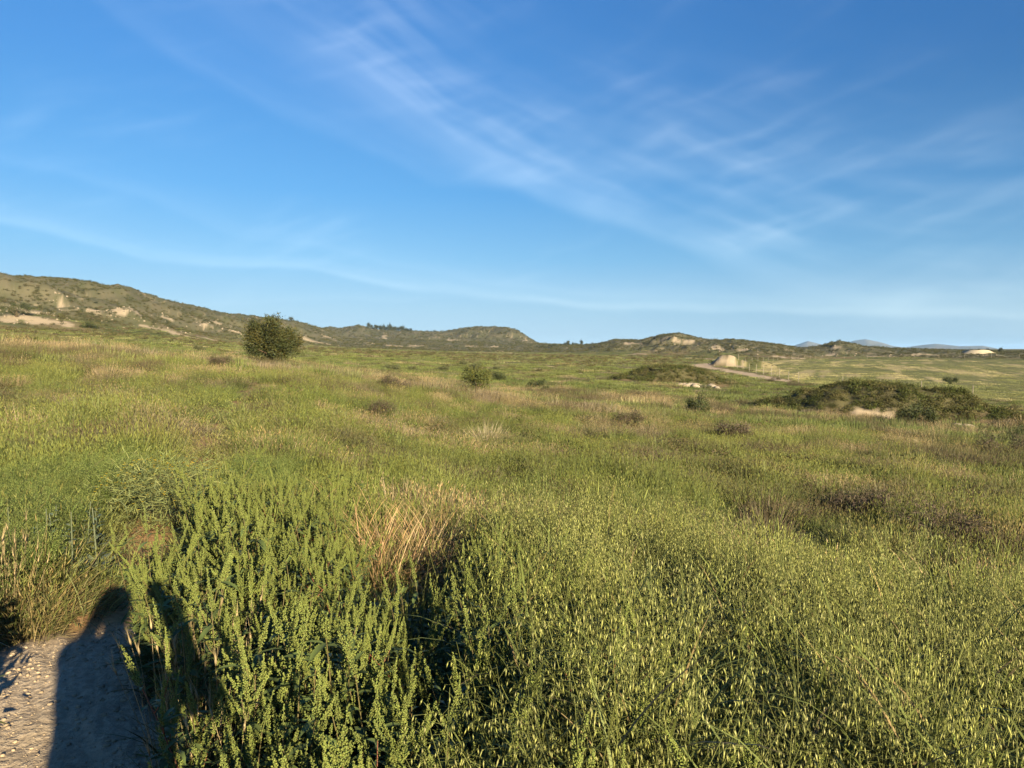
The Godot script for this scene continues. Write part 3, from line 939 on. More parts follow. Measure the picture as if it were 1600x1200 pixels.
func build_tree() -> void:
	var p := spot(-18.6, 55.0)
	var o := thing("juniper_tree", Vector3(p.x, ground(p.x, p.y) - 0.05, p.y), 0.6, "wide round dark green tree standing alone on the brow of the slope", "tree")
	var g := Geo.new()
	g.tube([Vector3(0, -0.1, 0), Vector3(0.05, 0.5, 0.02), Vector3(0.0, 1.2, 0.0), Vector3(0.1, 2.2, 0.05)], [0.2, 0.16, 0.12, 0.05], Color(0.15, 0.105, 0.07), 8)
	part("trunk", g.mesh(mat.bark), o)
	for k in 9:
		var l := Geo.new()
		var a := TAU * k / 9.0 + rnd(-0.3, 0.3)
		var tip := Vector3(cos(a) * rnd(1.3, 1.9), rnd(0.8, 2.4), sin(a) * rnd(1.3, 1.9))
		var root := Vector3(0, rnd(0.3, 1.3), 0)
		l.tube([root, root.lerp(tip, 0.5) + Vector3(0, 0.15, 0), tip], [0.08, 0.05, 0.015], Color(0.15, 0.105, 0.07), 5, false)
		part("limb", l.mesh(mat.bark), o)
	var c := bush(760, 26, Vector3(2.0, 3.45, 2.0), 0.2, 0.05, [Color(0.055, 0.07, 0.022), Color(0.085, 0.09, 0.026), Color(0.12, 0.11, 0.03), Color(0.07, 0.085, 0.03)], 12, 0.06)
	part("crown", c.mesh(mat.bush_own), o)

func far_tree(kind: int) -> Node3D:
	var o := Node3D.new()
	var g := Geo.new()
	g.tube([Vector3(0, -0.3, 0), Vector3(0.1, 2.0, 0), Vector3(0, 3.8, 0.1)], [0.22, 0.18, 0.08], Color(0.14, 0.10, 0.07), 6)
	part("trunk", g.mesh(mat.bark), o)
	var c := bush(60, 10, Vector3(2.2, 5.0, 2.2) if kind == 0 else Vector3(1.7, 5.6, 1.7), 0.7, 0.3, [Color(0.05, 0.065, 0.028), Color(0.07, 0.08, 0.035), Color(0.09, 0.095, 0.04)], 6, 0.22)
	part("crown", c.mesh(mat.bush_own), o)
	return o

func build_far_trees() -> void:
	var kinds := [far_tree(0), far_tree(1), far_tree(0)]
	var put := func(b: float, d: float, s: float, label: String, group: String) -> void:
		var p := spot(b, d)
		var o: Node3D = kinds[rng.randi() % 3].duplicate()
		o.name = numbered("pine_tree")
		add_child(o)
		o.transform = Transform3D(Basis(Vector3.UP, rnd(0, TAU)).scaled(Vector3(s, s * rnd(0.85, 1.15), s)), Vector3(p.x, ground(p.x, p.y) - 0.2, p.y))
		tag(o, label, "tree", group)
	for k in 22: put.call(-11.5 + k * 0.16 + rnd(-0.05, 0.05), rnd(900.0, 950.0), rnd(0.8, 1.35), "dark pine in the row along the far ridge crest", "pines on the far ridge crest")
	for k in 8: put.call(-18.8 + k * 0.3 + rnd(-0.1, 0.1), rnd(690.0, 740.0), rnd(0.5, 0.9), "small dark pine on the falling end of the left ridge", "pines on the end of the left ridge")
	for k in 18: put.call(2.0 + k * 0.24 + rnd(-0.12, 0.12), rnd(520.0, 600.0), rnd(0.3, 0.7), "small tree in the gap between the far hills", "trees in the gap between the hills")
	for k in 5: put.call(32.9 + k * 0.4 + rnd(-0.1, 0.1), rnd(430.0, 450.0), rnd(0.25, 0.5), "tiny tree beside the white earth heap", "trees beside the white earth heap")
	for k in kinds: k.free()

func build_fences() -> void:
	var wood := Geo.new()
	wood.tube([Vector3(0, -0.3, 0), Vector3(0, 1.75, 0), Vector3(0, 1.8, 0)], [0.045, 0.042, 0.03], Color(0.36, 0.32, 0.25), 6)
	var post := wood.mesh(mat.bark)
	var lines := [
		[[[17.6, 168.0], [19.5, 146.0], [22.0, 124.0], [25.0, 116.0], [30.0, 110.0], [36.0, 112.0], [43.0, 120.0]], 5.5, "weathered post and wire fence along the lower edge of the striped field"],
		[[[17.4, 178.0], [18.2, 205.0], [20.5, 262.0], [23.5, 325.0], [28.0, 345.0], [34.0, 345.0], [43.0, 350.0]], 9.0, "weathered post and wire fence along the far edge of the striped field"],
	]
	for l in lines:
		var pts := []
		var a := spot(l[0][0][0], l[0][0][1])
		var o := thing("wire_fence", Vector3(a.x, ground(a.x, a.y), a.y), 0.0, l[2], "fence", "fences round the striped field")
		for k in (l[0] as Array).size() - 1:
			var s := spot(l[0][k][0], l[0][k][1])
			var e := spot(l[0][k + 1][0], l[0][k + 1][1])
			var n := int(s.distance_to(e) / float(l[1]))
			for j in n:
				var q := s.lerp(e, float(j) / n)
				pts.append(Vector3(q.x, ground(q.x, q.y), q.y) - o.position)
		var w := Geo.new()
		for k in pts.size():
			var m := part("post", post, o)
			m.transform = Transform3D(Basis(Vector3(rnd(-1, 1), 0, rnd(-1, 1)).normalized(), rnd(0.0, 0.07)).scaled(Vector3(1, rnd(0.85, 1.1), 1)), pts[k])
			if k > 0:
				for y in [0.5, 0.95, 1.4]: w.tube([pts[k - 1] + Vector3(0, y, 0), pts[k] + Vector3(0, y, 0)], [0.004, 0.004], Color(0.3, 0.28, 0.26), 3, false)
		part("wire", w.mesh(mat.bark), o)

func rock_mesh(seed_at: float) -> Mesh:
	var g := Geo.new()
	var n := FastNoiseLite.new()
	n.seed = int(seed_at)
	n.frequency = 0.9
	var rows := 7
	var cols := 10
	for j in rows + 1:
		for k in cols:
			var t := PI * j / rows
			var a := TAU * k / cols
			var d := Vector3(sin(t) * cos(a), cos(t), sin(t) * sin(a))
			var r := 0.5 * (1.0 + 0.45 * n.get_noise_3dv(d * 1.3) + 0.2 * n.get_noise_3dv(d * 4.0))
			var q := 0.85 + 0.3 * n.get_noise_3dv(d * 5.0)
			g.vert(d * r * Vector3(1.2, 0.75, 1.0), d, Color(0.56 * q, 0.47 * q, 0.34 * q))
	for j in rows:
		for k in cols:
			var a := j * cols + k
			var b := j * cols + (k + 1) % cols
			g.quad(a, b, b + cols, a + cols)
	return g.mesh(mat.rock)

func build_rocks() -> void:
	var kinds := []
	for k in 5: kinds.append(rock_mesh(40 + k * 7))
	for k in 16:
		var b := 13.2 + k * 0.19 + rnd(-0.15, 0.15)
		var d := 97.6 + rnd(-1.0, 2.2)
		var p := spot(b, d)
		var o := part("boulder", kinds[k % 5], self)
		o.transform = Transform3D(Basis(Vector3(rnd(-1, 1), rnd(-1, 1), rnd(-1, 1)).normalized(), rnd(0, TAU)).scaled(Vector3(rnd(0.6, 1.5), rnd(0.5, 0.9), rnd(0.6, 1.2))), Vector3(p.x, ground(p.x, p.y) + 0.1, p.y))
		tag(o, "pale limestone boulder at the foot of the low scrubby mound", "boulder", "boulders at the foot of the low mound")
	for k in 12:
		var b := 26.6 + k * 0.55 + rnd(-0.2, 0.2)
		var d := 63.0 - maxf(0.0, b - 29.0) * 0.35 + rnd(-0.6, 0.9)
		var p := spot(b, d)
		var o := part("boulder", kinds[k % 5], self)
		var s := rnd(0.3, 0.9)
		o.transform = Transform3D(Basis(Vector3(rnd(-1, 1), rnd(-1, 1), rnd(-1, 1)).normalized(), rnd(0, TAU)).scaled(Vector3(s * 1.3, s * 0.7, s)), Vector3(p.x, ground(p.x, p.y) + 0.05, p.y))
		tag(o, "whitish stone in the eroded foot of the large mound", "boulder", "stones in the foot of the large mound")
	# loose stones on the hillsides
	var where := []
	var tints := []
	for k in 1700:
		var m: Array = BARE[rng.randi() % BARE.size()]
		if m[1] < 200.0: continue
		var b: float = m[0] + rad_to_deg(rng.randfn() * float(m[2]) * 0.8 / float(m[1]))
		var d: float = m[1] + rng.randfn() * float(m[3]) * 0.9
		if hill_share(b, d) < 0.2: continue
		var p := spot(b, d)
		var s := 0.2 + 0.7 * pow(rng.randf(), 3.0)
		where.append(Transform3D(Basis(Vector3(rnd(-1, 1), rnd(-1, 1), rnd(-1, 1)).normalized(), rnd(0, TAU)).scaled(Vector3.ONE * s), Vector3(p.x, ground(p.x, p.y) + 0.1 * s, p.y)))
		tints.append(Color(1, 1, 1) * rnd(0.65, 0.95))
	scatter("hillside_rubble", kinds[0], where, tints, "pale limestone rubble scattered on bare parts of the hillsides", "rubble")
	# the white heap beside the field
	var g := Geo.new()
	var rows := 12
	var cols := 40
	for j in rows + 1:
		for k in cols:
			var f := float(j) / rows
			var a := TAU * k / cols
			var r := 1.0 - 0.52 * f + 0.06 * noise_fine.get_noise_2d(cos(a) * 2.0, sin(a) * 2.0 + f)
			g.vert(Vector3(cos(a) * 9.5 * r, 2.2 * f - 0.8 + 0.3 * noise_fine.get_noise_2d(cos(a) * 3.0 * r, sin(a) * 3.0 * r), sin(a) * 8.0 * r), Vector3(cos(a), 0.9, sin(a)).normalized(), Color(0.58, 0.50, 0.35))
	for j in rows:
		for k in cols:
			var a := j * cols + k
			var b := j * cols + (k + 1) % cols
			g.quad(a, b, b + cols, a + cols)
	var top := g.vert(Vector3(0, 1.42, 0), Vector3.UP, Color(0.58, 0.50, 0.35))
	for k in cols: g.tri(top, rows * cols + k, rows * cols + (k + 1) % cols)
	var p := spot(33.2, 395.0)
	var o := part("earth_heap", g.mesh(mat.rock), self)
	o.position = Vector3(p.x, ground(p.x, p.y), p.y)
	tag(o, "flat-topped heap of white earth beyond the striped field", "earth heap")

# ------------------------------------------------ the bank in front
func allowed(p: Vector2) -> bool:
	return gravel(p.x, p.y) < -0.04 and near_line(FOOTPATH, p.x, p.y) > (0.42 if p.length() > 4.3 else 0.2)

func build_bank() -> void:
	for k in 7: spikes.append(spike_mesh(rnd(0.10, 0.20)))
	for k in 8: leaves.append(leaf_mesh(rnd(0.09, 0.19), rnd(0.024, 0.05)))
	var plants := []
	for k in 9: plants.append(make_weed(rnd(0.72, 0.98), rng.randi_range(5, 9), 0.85 if k % 3 == 0 else 0.25))
	var taken := []
	var count := 0
	var tries := 0
	while count < 285 and tries < 16000:
		tries += 1
		var right := rng.randf() < 0.12
		var b := rnd(-33.0, 7.0) if not right else rnd(7.0, 40.0)
		var d := sqrt(lerpf(1.45 * 1.45, 6.6 * 6.6, rng.randf()))
		if right: d = sqrt(lerpf(1.5 * 1.5, 3.4 * 3.4, rng.randf()))
		if b > -8.0 and not right and d > 3.4 + (7.0 - b) * 0.22: continue
		var p := spot(b, d)
		if not allowed(p) or p.x < -2.6 and d > 4.4: continue
		if absf(b + 8.0) < 5.5 and d > 3.1 and d < 6.3: continue
		var clash := false
		for t in taken:
			if (t as Vector2).distance_squared_to(p) < 0.019: clash = true
		if clash: continue
		taken.append(p)
		count += 1
		var o: Node3D = plants[rng.randi() % plants.size()].duplicate()
		o.name = numbered("seeding_weed")
		add_child(o)
		var s := rnd(0.58, 0.98)
		o.transform = Transform3D(Basis(Vector3.UP, rnd(0, TAU)).scaled(Vector3(s, s * rnd(0.9, 1.1), s)), Vector3(p.x, ground(p.x, p.y), p.y))
		if right: tag(o, "leafy weed with yellow-green seed spikes standing among the wild oats", "weed", "seeding weeds among the wild oats")
		elif near_line(FOOTPATH, p.x, p.y) < 0.8 or gravel(p.x, p.y) > -0.5: tag(o, "leafy weed with yellow-green seed spikes at the edge of the track", "weed", "seeding weeds at the edge of the track")
		else: tag(o, "leafy weed with yellow-green seed spikes in the dense stand on the bank", "weed", "seeding weeds in the stand on the bank")
	for o in plants: o.free()
	var fill := []
	for k in 4: fill.append(weed_fill(rnd(0.55, 0.75)))
	var places := [[], [], [], []]
	var shades := [[], [], [], []]
	for k in 900:
		var b := rnd(-31.0, 9.0)
		var d := sqrt(lerpf(1.5 * 1.5, 6.4 * 6.4, rng.randf()))
		if b > -8.0 and d > 3.6 + (9.0 - b) * 0.2: continue
		var p := spot(b, d)
		if not allowed(p) or absf(b + 8.0) < 5.5 and d > 3.4 and d < 6.3: continue
		var w := rng.randi() % 4
		var s := rnd(0.7, 1.15)
		places[w].append(Transform3D(Basis(Vector3.UP, rnd(0, TAU)).scaled(Vector3(s, s * rnd(0.8, 1.1), s)), Vector3(p.x, ground(p.x, p.y), p.y)))
		shades[w].append(Color.WHITE * rnd(0.8, 1.1))
	for w in 4: scatter("young_weeds", fill[w], places[w], shades[w], "young bushy weeds crowding the stand between the taller ones", "weeds")
	# wild oats
	var oats := []
	for k in 6: oats.append(oat_clump(18, 0.15, rnd(0.68, 0.85)).mesh(mat.stalk))
	var where := [[], [], [], [], [], []]
	var tints := [[], [], [], [], [], []]
	for k in 2300:
		var b := rnd(-16.0, 45.0)
		var d := sqrt(lerpf(1.5 * 1.5, 8.0 * 8.0, rng.randf()))
		var edge := 6.6 + 0.9 * noise_mid.get_noise_2d(b * 0.5, 3.0) - smoothstep(5.0, 25.0, b) * 0.9
		if d > edge: continue
		if b < 6.0 and rng.randf() > smoothstep(-6.0, 7.0, b) * 0.75 + smoothstep(4.3, 5.6, d) * 0.35: continue
		var p := spot(b, d)
		if absf(b + 8.0) < 5.0 and d > 3.2 and d < 6.0: continue
		var thick := noise_fine.get_noise_2d(p.x * 0.9 + 5.0, p.y * 0.9)
		if thick < -0.1 and rng.randf() < 0.75: continue
		var w := rng.randi() % 6
		var s := rnd(0.75, 1.2)
		where[w].append(Transform3D(Basis(Vector3.UP, rnd(0, TAU)).scaled(Vector3(s, s * rnd(0.8, 1.1) * (1.0 + 0.25 * noise_fine.get_noise_2d(p.x, p.y)), s)), Vector3(p.x, ground(p.x, p.y), p.y)))
		var q := rnd(0.62, 1.12)
		tints[w].append(Color(q, q, q * rnd(0.8, 1.1)))
	for k in 1500:
		var b := rnd(-46.0, -17.0)
		var d := sqrt(lerpf(4.9 * 4.9, 12.5 * 12.5, rng.randf()))
		var p := spot(b, d)
		if not allowed(p) or near_line(FOOTPATH, p.x, p.y) < 0.5: continue
		if b > -29.0 and d < 7.0: continue
		if noise_mid.get_noise_2d(p.x * 2.0, p.y * 2.0 + 50.0) < -0.22: continue
		var w := rng.randi() % 6
		var s := rnd(0.75, 1.05)
		where[w].append(Transform3D(Basis(Vector3.UP, rnd(0, TAU)).scaled(Vector3(s, s * rnd(0.45, 0.72), s)), Vector3(p.x, ground(p.x, p.y), p.y)))
		var q := rnd(0.75, 1.05)
		tints[w].append(Color(q * 0.72, q * 0.85, q * 0.7))
	for w in 6: scatter("wild_oats", oats[w], where[w], tints[w], "wild oats with pale hanging spikelets on the bank", "wild oats")
	# green undergrowth between the tall plants
	var under := []
	for k in 4: under.append(tuft(90, 0.2, 0.16, 0.5, 0.006, 4, 0.8, 1.2, 0.1, 1.0).mesh(mat.grass))
	where = [[], [], [], []]
	tints = [[], [], [], []]
	for k in 2700:
		var b := rnd(-46.0, 46.0)
		var d := sqrt(lerpf(1.25 * 1.25, 8.5 * 8.5, rng.randf()))
		var p := spot(b, d)
		if not allowed(p): continue
		var w := rng.randi() % 4
		var s := rnd(0.7, 1.25)
		if gravel(p.x, p.y) > -0.35: s *= 0.7
		where[w].append(Transform3D(Basis(Vector3.UP, rnd(0, TAU)).scaled(Vector3(s, s, s)), Vector3(p.x, ground(p.x, p.y), p.y)))
		var c := mix3(Color(0.17, 0.215, 0.06), Color(0.29, 0.30, 0.09), rng.randf())
		if rng.randf() < 0.02 or p.distance_to(spot(-35.0, 4.9)) < 0.4 and rng.randf() < 0.6: c = Color(0.46, 0.36, 0.17)
		tints[w].append(c)
	for w in 4: scatter("undergrowth", under[w], where[w], tints[w], "green blades and dry stalks growing between the tall weeds", "grass")
	# rust coloured dead grass and the straw clump
	var rust := []
	var rt := []
	var fallen := tuft(120, 0.24, 0.3, 0.62, 0.004, 5, 1.3, 2.6, 0.0, 1.0).mesh(mat.grass)
	for k in 70:
		var p := spot(-8.2 + rng.randfn() * 2.9, 5.5 + rng.randfn() * 0.42)
		rust.append(Transform3D(Basis(Vector3.UP, rnd(0, TAU)).scaled(Vector3.ONE * rnd(0.9, 1.3)), Vector3(p.x, ground(p.x, p.y) + rnd(0.02, 0.24), p.y)))
		rt.append(Color(1.15, 0.68, 0.36).lerp(Color(1.1, 0.9, 0.5), rng.randf() * 0.7) * rnd(0.6, 1.1))
	scatter("dead_grass", fallen, rust, rt, "rust coloured dead grass collapsed between the weeds and the oats", "dead grass")
	var g := tuft(420, 0.4, 0.5, 1.05, 0.009, 4, 1.0, 0.4, 0.0, 1.0)
	for k in g.c.size(): g.c[k] = Color(g.c[k].r * 0.85, g.c[k].g * 0.70, g.c[k].b * 0.5)
	var sp := spot(-2.1, 21.5)
	var straw := part("dry_grass_clump", g.mesh(mat.grass), self)
	straw.position = Vector3(sp.x, ground(sp.x, sp.y), sp.y)
	tag(straw, "pale dry straw clump standing up from the green meadow", "grass clump")
	# ripe barley at the edge of the track
	var ears := []
	for k in 3: ears.append(barley_clump(16).mesh(mat.stalk))
	where = [[], [], []]
	tints = [[], [], []]
	for k in 20:
		var p := spot(rnd(-29.0, -19.0), rnd(2.3, 3.2)) if k < 17 else spot(rnd(-38.0, -33.0), rnd(4.8, 5.2))
		if not allowed(p): continue
		where[k % 3].append(Transform3D(Basis(Vector3.UP, rnd(0, TAU)).scaled(Vector3.ONE * rnd(0.8, 1.2)), Vector3(p.x, ground(p.x, p.y), p.y)))
		tints[k % 3].append(Color.WHITE * rnd(0.85, 1.1))
	for w in 3: scatter("wall_barley", ears[w], where[w], tints[w], "ripe straw coloured barley grass at the edge of the track", "barley grass")
	# broad leaves near the ground
	var broad := []
	for k in 4: broad.append(flat_rosette(9, 0.2, 0.065, Color(0.5, 0.68, 0.24), 0.7).mesh(mat.leaf))
	where = [[], [], [], []]
	tints = [[], [], [], []]
	for k in 520:
		var b := rnd(-40.0, 40.0)
		var d := rnd(1.3, 5.5)
		var p := spot(b, d)
		if not allowed(p): continue
		if b > 4.0 and rng.randf() < 0.6 or b < -27.0: continue
		var w := rng.randi() % 4
		where[w].append(Transform3D(Basis(Vector3.UP, rnd(0, TAU)).scaled(Vector3.ONE * rnd(0.7, 1.35)), Vector3(p.x, ground(p.x, p.y) + rnd(0.0, 0.12), p.y)))
		tints[w].append(Color(0.22, 0.22, 0.2) * rnd(0.8, 1.3))
	for w in 4: scatter("broadleaf_herbs", broad[w], where[w], tints[w], "dark broad-leaved herbs low between the weeds", "herbs")
	# blue-green thistles and the yellow flowering bush on the left
	var thistle := flat_rosette(22, 0.15, 0.026, Color(0.16, 0.19, 0.11), 1.2)
	for k in 10:
		var spot_t := spot(-33.0 + rnd(-2.6, 3.0), 5.9 + rnd(-0.5, 0.7))
		var o := thing("thistle_plant", Vector3(spot_t.x, ground(spot_t.x, spot_t.y), spot_t.y), rnd(0, TAU), "blue-green jagged thistle in the grass left of the footpath", "thistle", "thistles left of the footpath")
		part("leaves", thistle.mesh(mat.leaf) if k == 0 else (get_node("thistle_plant/leaves") as MeshInstance3D).mesh, o)
		var st := Geo.new()
		st.tube([Vector3(0, -0.03, 0), Vector3(0.01, 0.2, 0), Vector3(0.0, rnd(0.35, 0.5), 0.02)], [0.007, 0.006, 0.003], Color(0.15, 0.18, 0.10), 5)
		for j in 16:
			var a := j * 2.4
			st.leaf(Vector3(0, 0.05 + j * 0.022, 0), Vector3(cos(a), 0.7, sin(a)), Vector3.UP, 0.10 - j * 0.004, 0.018, 0.7, Color(0.14 * rnd(0.8, 1.2), 0.175, 0.10), 3)
		part("stem", st.mesh(mat.leaf), o)
		o.scale = Vector3.ONE * rnd(0.8, 1.2)
	for k in 3:
		var fp := spot([-27.6, -26.0, -24.8][k], [7.2, 7.6, 7.0][k])
		var o := thing("flowering_bush", Vector3(fp.x, ground(fp.x, fp.y), fp.y), rnd(0, TAU), ["feathery green bush with most yellow flowers beside the footpath", "feathery green bush with few yellow flowers behind a fuller one", "low feathery green bush with yellow flowers next to the weeds"][k], "flowering bush", "yellow flowering bushes beside the footpath")
		part("foliage", bush(120, 16, Vector3(0.5, [0.62, 0.55, 0.5][k], 0.5), 0.09, 0.006, [Color(0.19, 0.225, 0.075), Color(0.25, 0.27, 0.09), Color(0.15, 0.19, 0.075)], 6, 0.03).mesh(mat.bush_own), o)
		var fl := Geo.new()
		for j in [110, 40, 60][k]:
			var d := Vector3(rng.randfn(), absf(rng.randfn()) + 0.5, rng.randfn()).normalized()
			var at := Vector3(d.x * 0.47, 0.12 + d.y * 0.48, d.z * 0.47)
			for q in 6: fl.leaf(at, Vector3(cos(q * TAU / 6), 0.35, sin(q * TAU / 6)), Vector3.UP, 0.014, 0.010, 0.2, Color(0.85, 0.62, 0.03), 2)
		part("flowers", fl.mesh(mat.leaf), o)
	# a bush with yellow flowers further up the left slope
	# stones on the track
	var pebbles := []
	for k in 3: pebbles.append(rock_mesh(90 + k))
	where = [[], [], []]
	tints = [[], [], []]
	for k in 24000:
		var x := rnd(-4.2, 0.6)
		var z := rnd(-4.6, -0.8)
		var gv := gravel(x, z)
		if gv < 0.02: continue
		if noise_fine.get_noise_2d(x * 0.8 + 11.0, z * 0.8) < rng.randf() * 0.7 - 0.55: continue
		var s := 0.005 + 0.017 * pow(rng.randf(), 4.0)
		var w := rng.randi() % 3
		where[w].append(Transform3D(Basis(Vector3(rnd(-1, 1), rnd(-1, 1), rnd(-1, 1)).normalized(), rnd(0, TAU)).scaled(Vector3(s * rnd(0.8, 1.4), s * 0.8, s)), Vector3(x, ground(x, z) + s * 0.1, z)))
		var q := rnd(0.8, 1.35)
		tints[w].append(Color(1.0 * q, 0.93 * q, 0.84 * q))
	for w in 3: scatter("track_gravel", pebbles[w], where[w], tints[w], "small grey stones pressed into the dirt track", "gravel")

# ------------------------------------------------ people whose shadows fall into the view
func figure(bones: Array, cell: float) -> Geo:
	var lo := Vector3(1e9, 1e9, 1e9)
	var hi := -lo
	for q in bones:
		for e in 2:
			var r := Vector3.ONE * (float(q[2 + e]) + cell * 2.0)
			lo = lo.min((q[e] as Vector3) - r)
			hi = hi.max((q[e] as Vector3) + r)
	var size := Vector3i(((hi - lo) / cell).ceil()) + Vector3i.ONE
	var f := PackedFloat32Array()
	f.resize(size.x * size.y * size.z)
	f.fill(1.0)
	for q in bones:
		var a: Vector3 = q[0]
		var ab: Vector3 = (q[1] as Vector3) - a
		var ll := maxf(ab.length_squared(), 1e-6)
		var rm := maxf(q[2], q[3]) + 0.09
		var c0 := Vector3i(((a.min(q[1]) - Vector3.ONE * rm - lo) / cell).floor()).clamp(Vector3i.ZERO, size - Vector3i.ONE)
		var c1 := Vector3i(((a.max(q[1]) + Vector3.ONE * rm - lo) / cell).ceil()).clamp(Vector3i.ZERO, size - Vector3i.ONE)
		for z in range(c0.z, c1.z + 1):
			for y in range(c0.y, c1.y + 1):
				for x in range(c0.x, c1.x + 1):
					var p := lo + Vector3(x, y, z) * cell
					var t := clampf((p - a).dot(ab) / ll, 0.0, 1.0)
					var d := p.distance_to(a + ab * t) - lerpf(q[2], q[3], t)
					var at := (z * size.y + y) * size.x + x
					var o := f[at]
					var m := clampf(0.5 + 0.5 * (o - d) / 0.035, 0.0, 1.0)
					f[at] = lerpf(o, d, m) - 0.035 * m * (1.0 - m) if o < 0.9 else d
	var g := Geo.new()
	var ids := {}
	for z in size.z - 1:
		for y in size.y - 1:
			for x in size.x - 1:
				var s := Vector3.ZERO
				var n := 0
				var base := (z * size.y + y) * size.x + x
				var inside := 0
				var v := PackedFloat32Array()
				for k in 8:
					var val := f[base + (k & 1) + ((k >> 1) & 1) * size.x + (k >> 2) * size.x * size.y]
					v.append(val)
					if val < 0.0: inside += 1
				if inside == 0 or inside == 8: continue
				for e in [[0, 1], [2, 3], [4, 5], [6, 7], [0, 2], [1, 3], [4, 6], [5, 7], [0, 4], [1, 5], [2, 6], [3, 7]]:
					var p: int = e[0]
					var q: int = e[1]
					if (v[p] < 0.0) != (v[q] < 0.0):
						var t := v[p] / (v[p] - v[q])
						s += Vector3(p & 1, (p >> 1) & 1, p >> 2).lerp(Vector3(q & 1, (q >> 1) & 1, q >> 2), t)
						n += 1
				var nn := Vector3(v[1] + v[3] + v[5] + v[7] - v[0] - v[2] - v[4] - v[6], v[2] + v[3] + v[6] + v[7] - v[0] - v[1] - v[4] - v[5], v[4] + v[5] + v[6] + v[7] - v[0] - v[1] - v[2] - v[3]).normalized()
				var at := lo + (Vector3(x, y, z) + s / n) * cell
				var tone := Color(0.06, 0.07, 0.10) if at.y < 0.95 else (Color(0.20, 0.22, 0.25) if at.y < 1.46 else Color(0.42, 0.27, 0.19))
				ids[base] = g.vert(at, nn, tone)
	for base in ids:
		var x: int = base % size.x
		var y: int = (base / size.x) % size.y
		var z: int = base / (size.x * size.y)
		for axis in 3:
			var step: int = [1, size.x, size.x * size.y][axis]
			var u: int = [size.x, size.x * size.y, 1][axis]
			var w: int = [size.x * size.y, 1, size.x][axis]
			if [y, z, x][axis] == 0 or [z, x, y][axis] == 0: continue
			if (f[base] < 0.0) == (f[base + step] < 0.0): continue
			if not (ids.has(base - u) and ids.has(base - w) and ids.has(base - u - w)): continue
			if f[base] < 0.0: g.quad(ids[base], ids[base - w], ids[base - u - w], ids[base - u])
			else: g.quad(ids[base], ids[base - u], ids[base - u - w], ids[base - w])
	return g

func body(arms: Array) -> Array:
	var b := [
		[Vector3(-0.09, 0.04, -0.13), Vector3(-0.09, 0.05, 0.07), 0.035, 0.045], [Vector3(0.09, 0.04, -0.13), Vector3(0.09, 0.05, 0.07), 0.035, 0.045],
		[Vector3(-0.09, 0.07, 0.04), Vector3(-0.10, 0.48, 0.0), 0.055, 0.075], [Vector3(0.09, 0.07, 0.04), Vector3(0.10, 0.48, 0.0), 0.055, 0.075],
		[Vector3(-0.10, 0.48, 0.0), Vector3(-0.10, 0.92, 0.02), 0.078, 0.11], [Vector3(0.10, 0.48, 0.0), Vector3(0.10, 0.92, 0.02), 0.078, 0.11],
		[Vector3(-0.08, 0.95, 0.02), Vector3(0.08, 0.95, 0.02), 0.15, 0.15], [Vector3(-0.05, 0.97, 0.02), Vector3(-0.05, 1.25, 0.03), 0.16, 0.16], [Vector3(0.05, 0.97, 0.02), Vector3(0.05, 1.25, 0.03), 0.16, 0.16],
		[Vector3(-0.1, 1.32, 0.03), Vector3(0.1, 1.32, 0.03), 0.14, 0.14], [Vector3(-0.18, 1.43, 0.03), Vector3(0.18, 1.43, 0.03), 0.075, 0.075],
		[Vector3(0, 1.43, 0.03), Vector3(0, 1.56, 0.0), 0.065, 0.058], [Vector3(0, 1.63, 0.0), Vector3(0, 1.69, 0.01), 0.088, 0.1], [Vector3(0, 1.59, -0.05), Vector3(0, 1.63, -0.09), 0.045, 0.02],
	]
	return b + arms

func build_people() -> void:
	var raised := []
	for s in [-1.0, 1.0]:
		raised.append_array([[Vector3(0.2 * s, 1.42, 0.03), Vector3(0.25 * s, 1.33, -0.16), 0.065, 0.055], [Vector3(0.25 * s, 1.33, -0.16), Vector3(0.16 * s, 1.58, -0.22), 0.055, 0.042], [Vector3(0.16 * s, 1.58, -0.22), Vector3(0.12 * s, 1.66, -0.25), 0.04, 0.035]])
		for k in 4: raised.append([Vector3(0.12 * s, 1.63 + k * 0.02, -0.25), Vector3(0.08 * s, 1.63 + k * 0.02, -0.27), 0.012, 0.01])
		raised.append([Vector3(0.13 * s, 1.63, -0.23), Vector3(0.09 * s, 1.65, -0.21), 0.013, 0.011])
	var a := part("person", figure(body(raised), 0.026).mesh(mat.cloth), self)
	a.transform = Transform3D(Basis(Vector3.UP, deg_to_rad(8.0)), Vector3(0.08, ground(0.08, 0.36), 0.36))
	tag(a, "person in dark trousers with both arms raised, shadow reaching along the track", "person")
	var o := thing("bush", Vector3(-2.2, ground(-2.2, -2.45), -2.45), 0.4, "leafy knee-high bush on the stony track casting a ragged shadow on the verge", "bush", "bushes standing alone in the landscape")
	part("foliage", bush(120, 16, Vector3(0.17, 0.62, 0.17), 0.07, 0.02, [Color(0.12, 0.15, 0.05), Color(0.16, 0.19, 0.06)], 7, 0.05).mesh(mat.bush_own), o)
	var g := Geo.new()
	for k in 6: g.tube([Vector3(0, -0.03, 0), Vector3(cos(k * 1.05) * 0.08, 0.45, sin(k * 1.05) * 0.08)], [0.006, 0.002], Color(0.17, 0.13, 0.08), 5, false)
	part("branches", g.mesh(mat.bark), o)

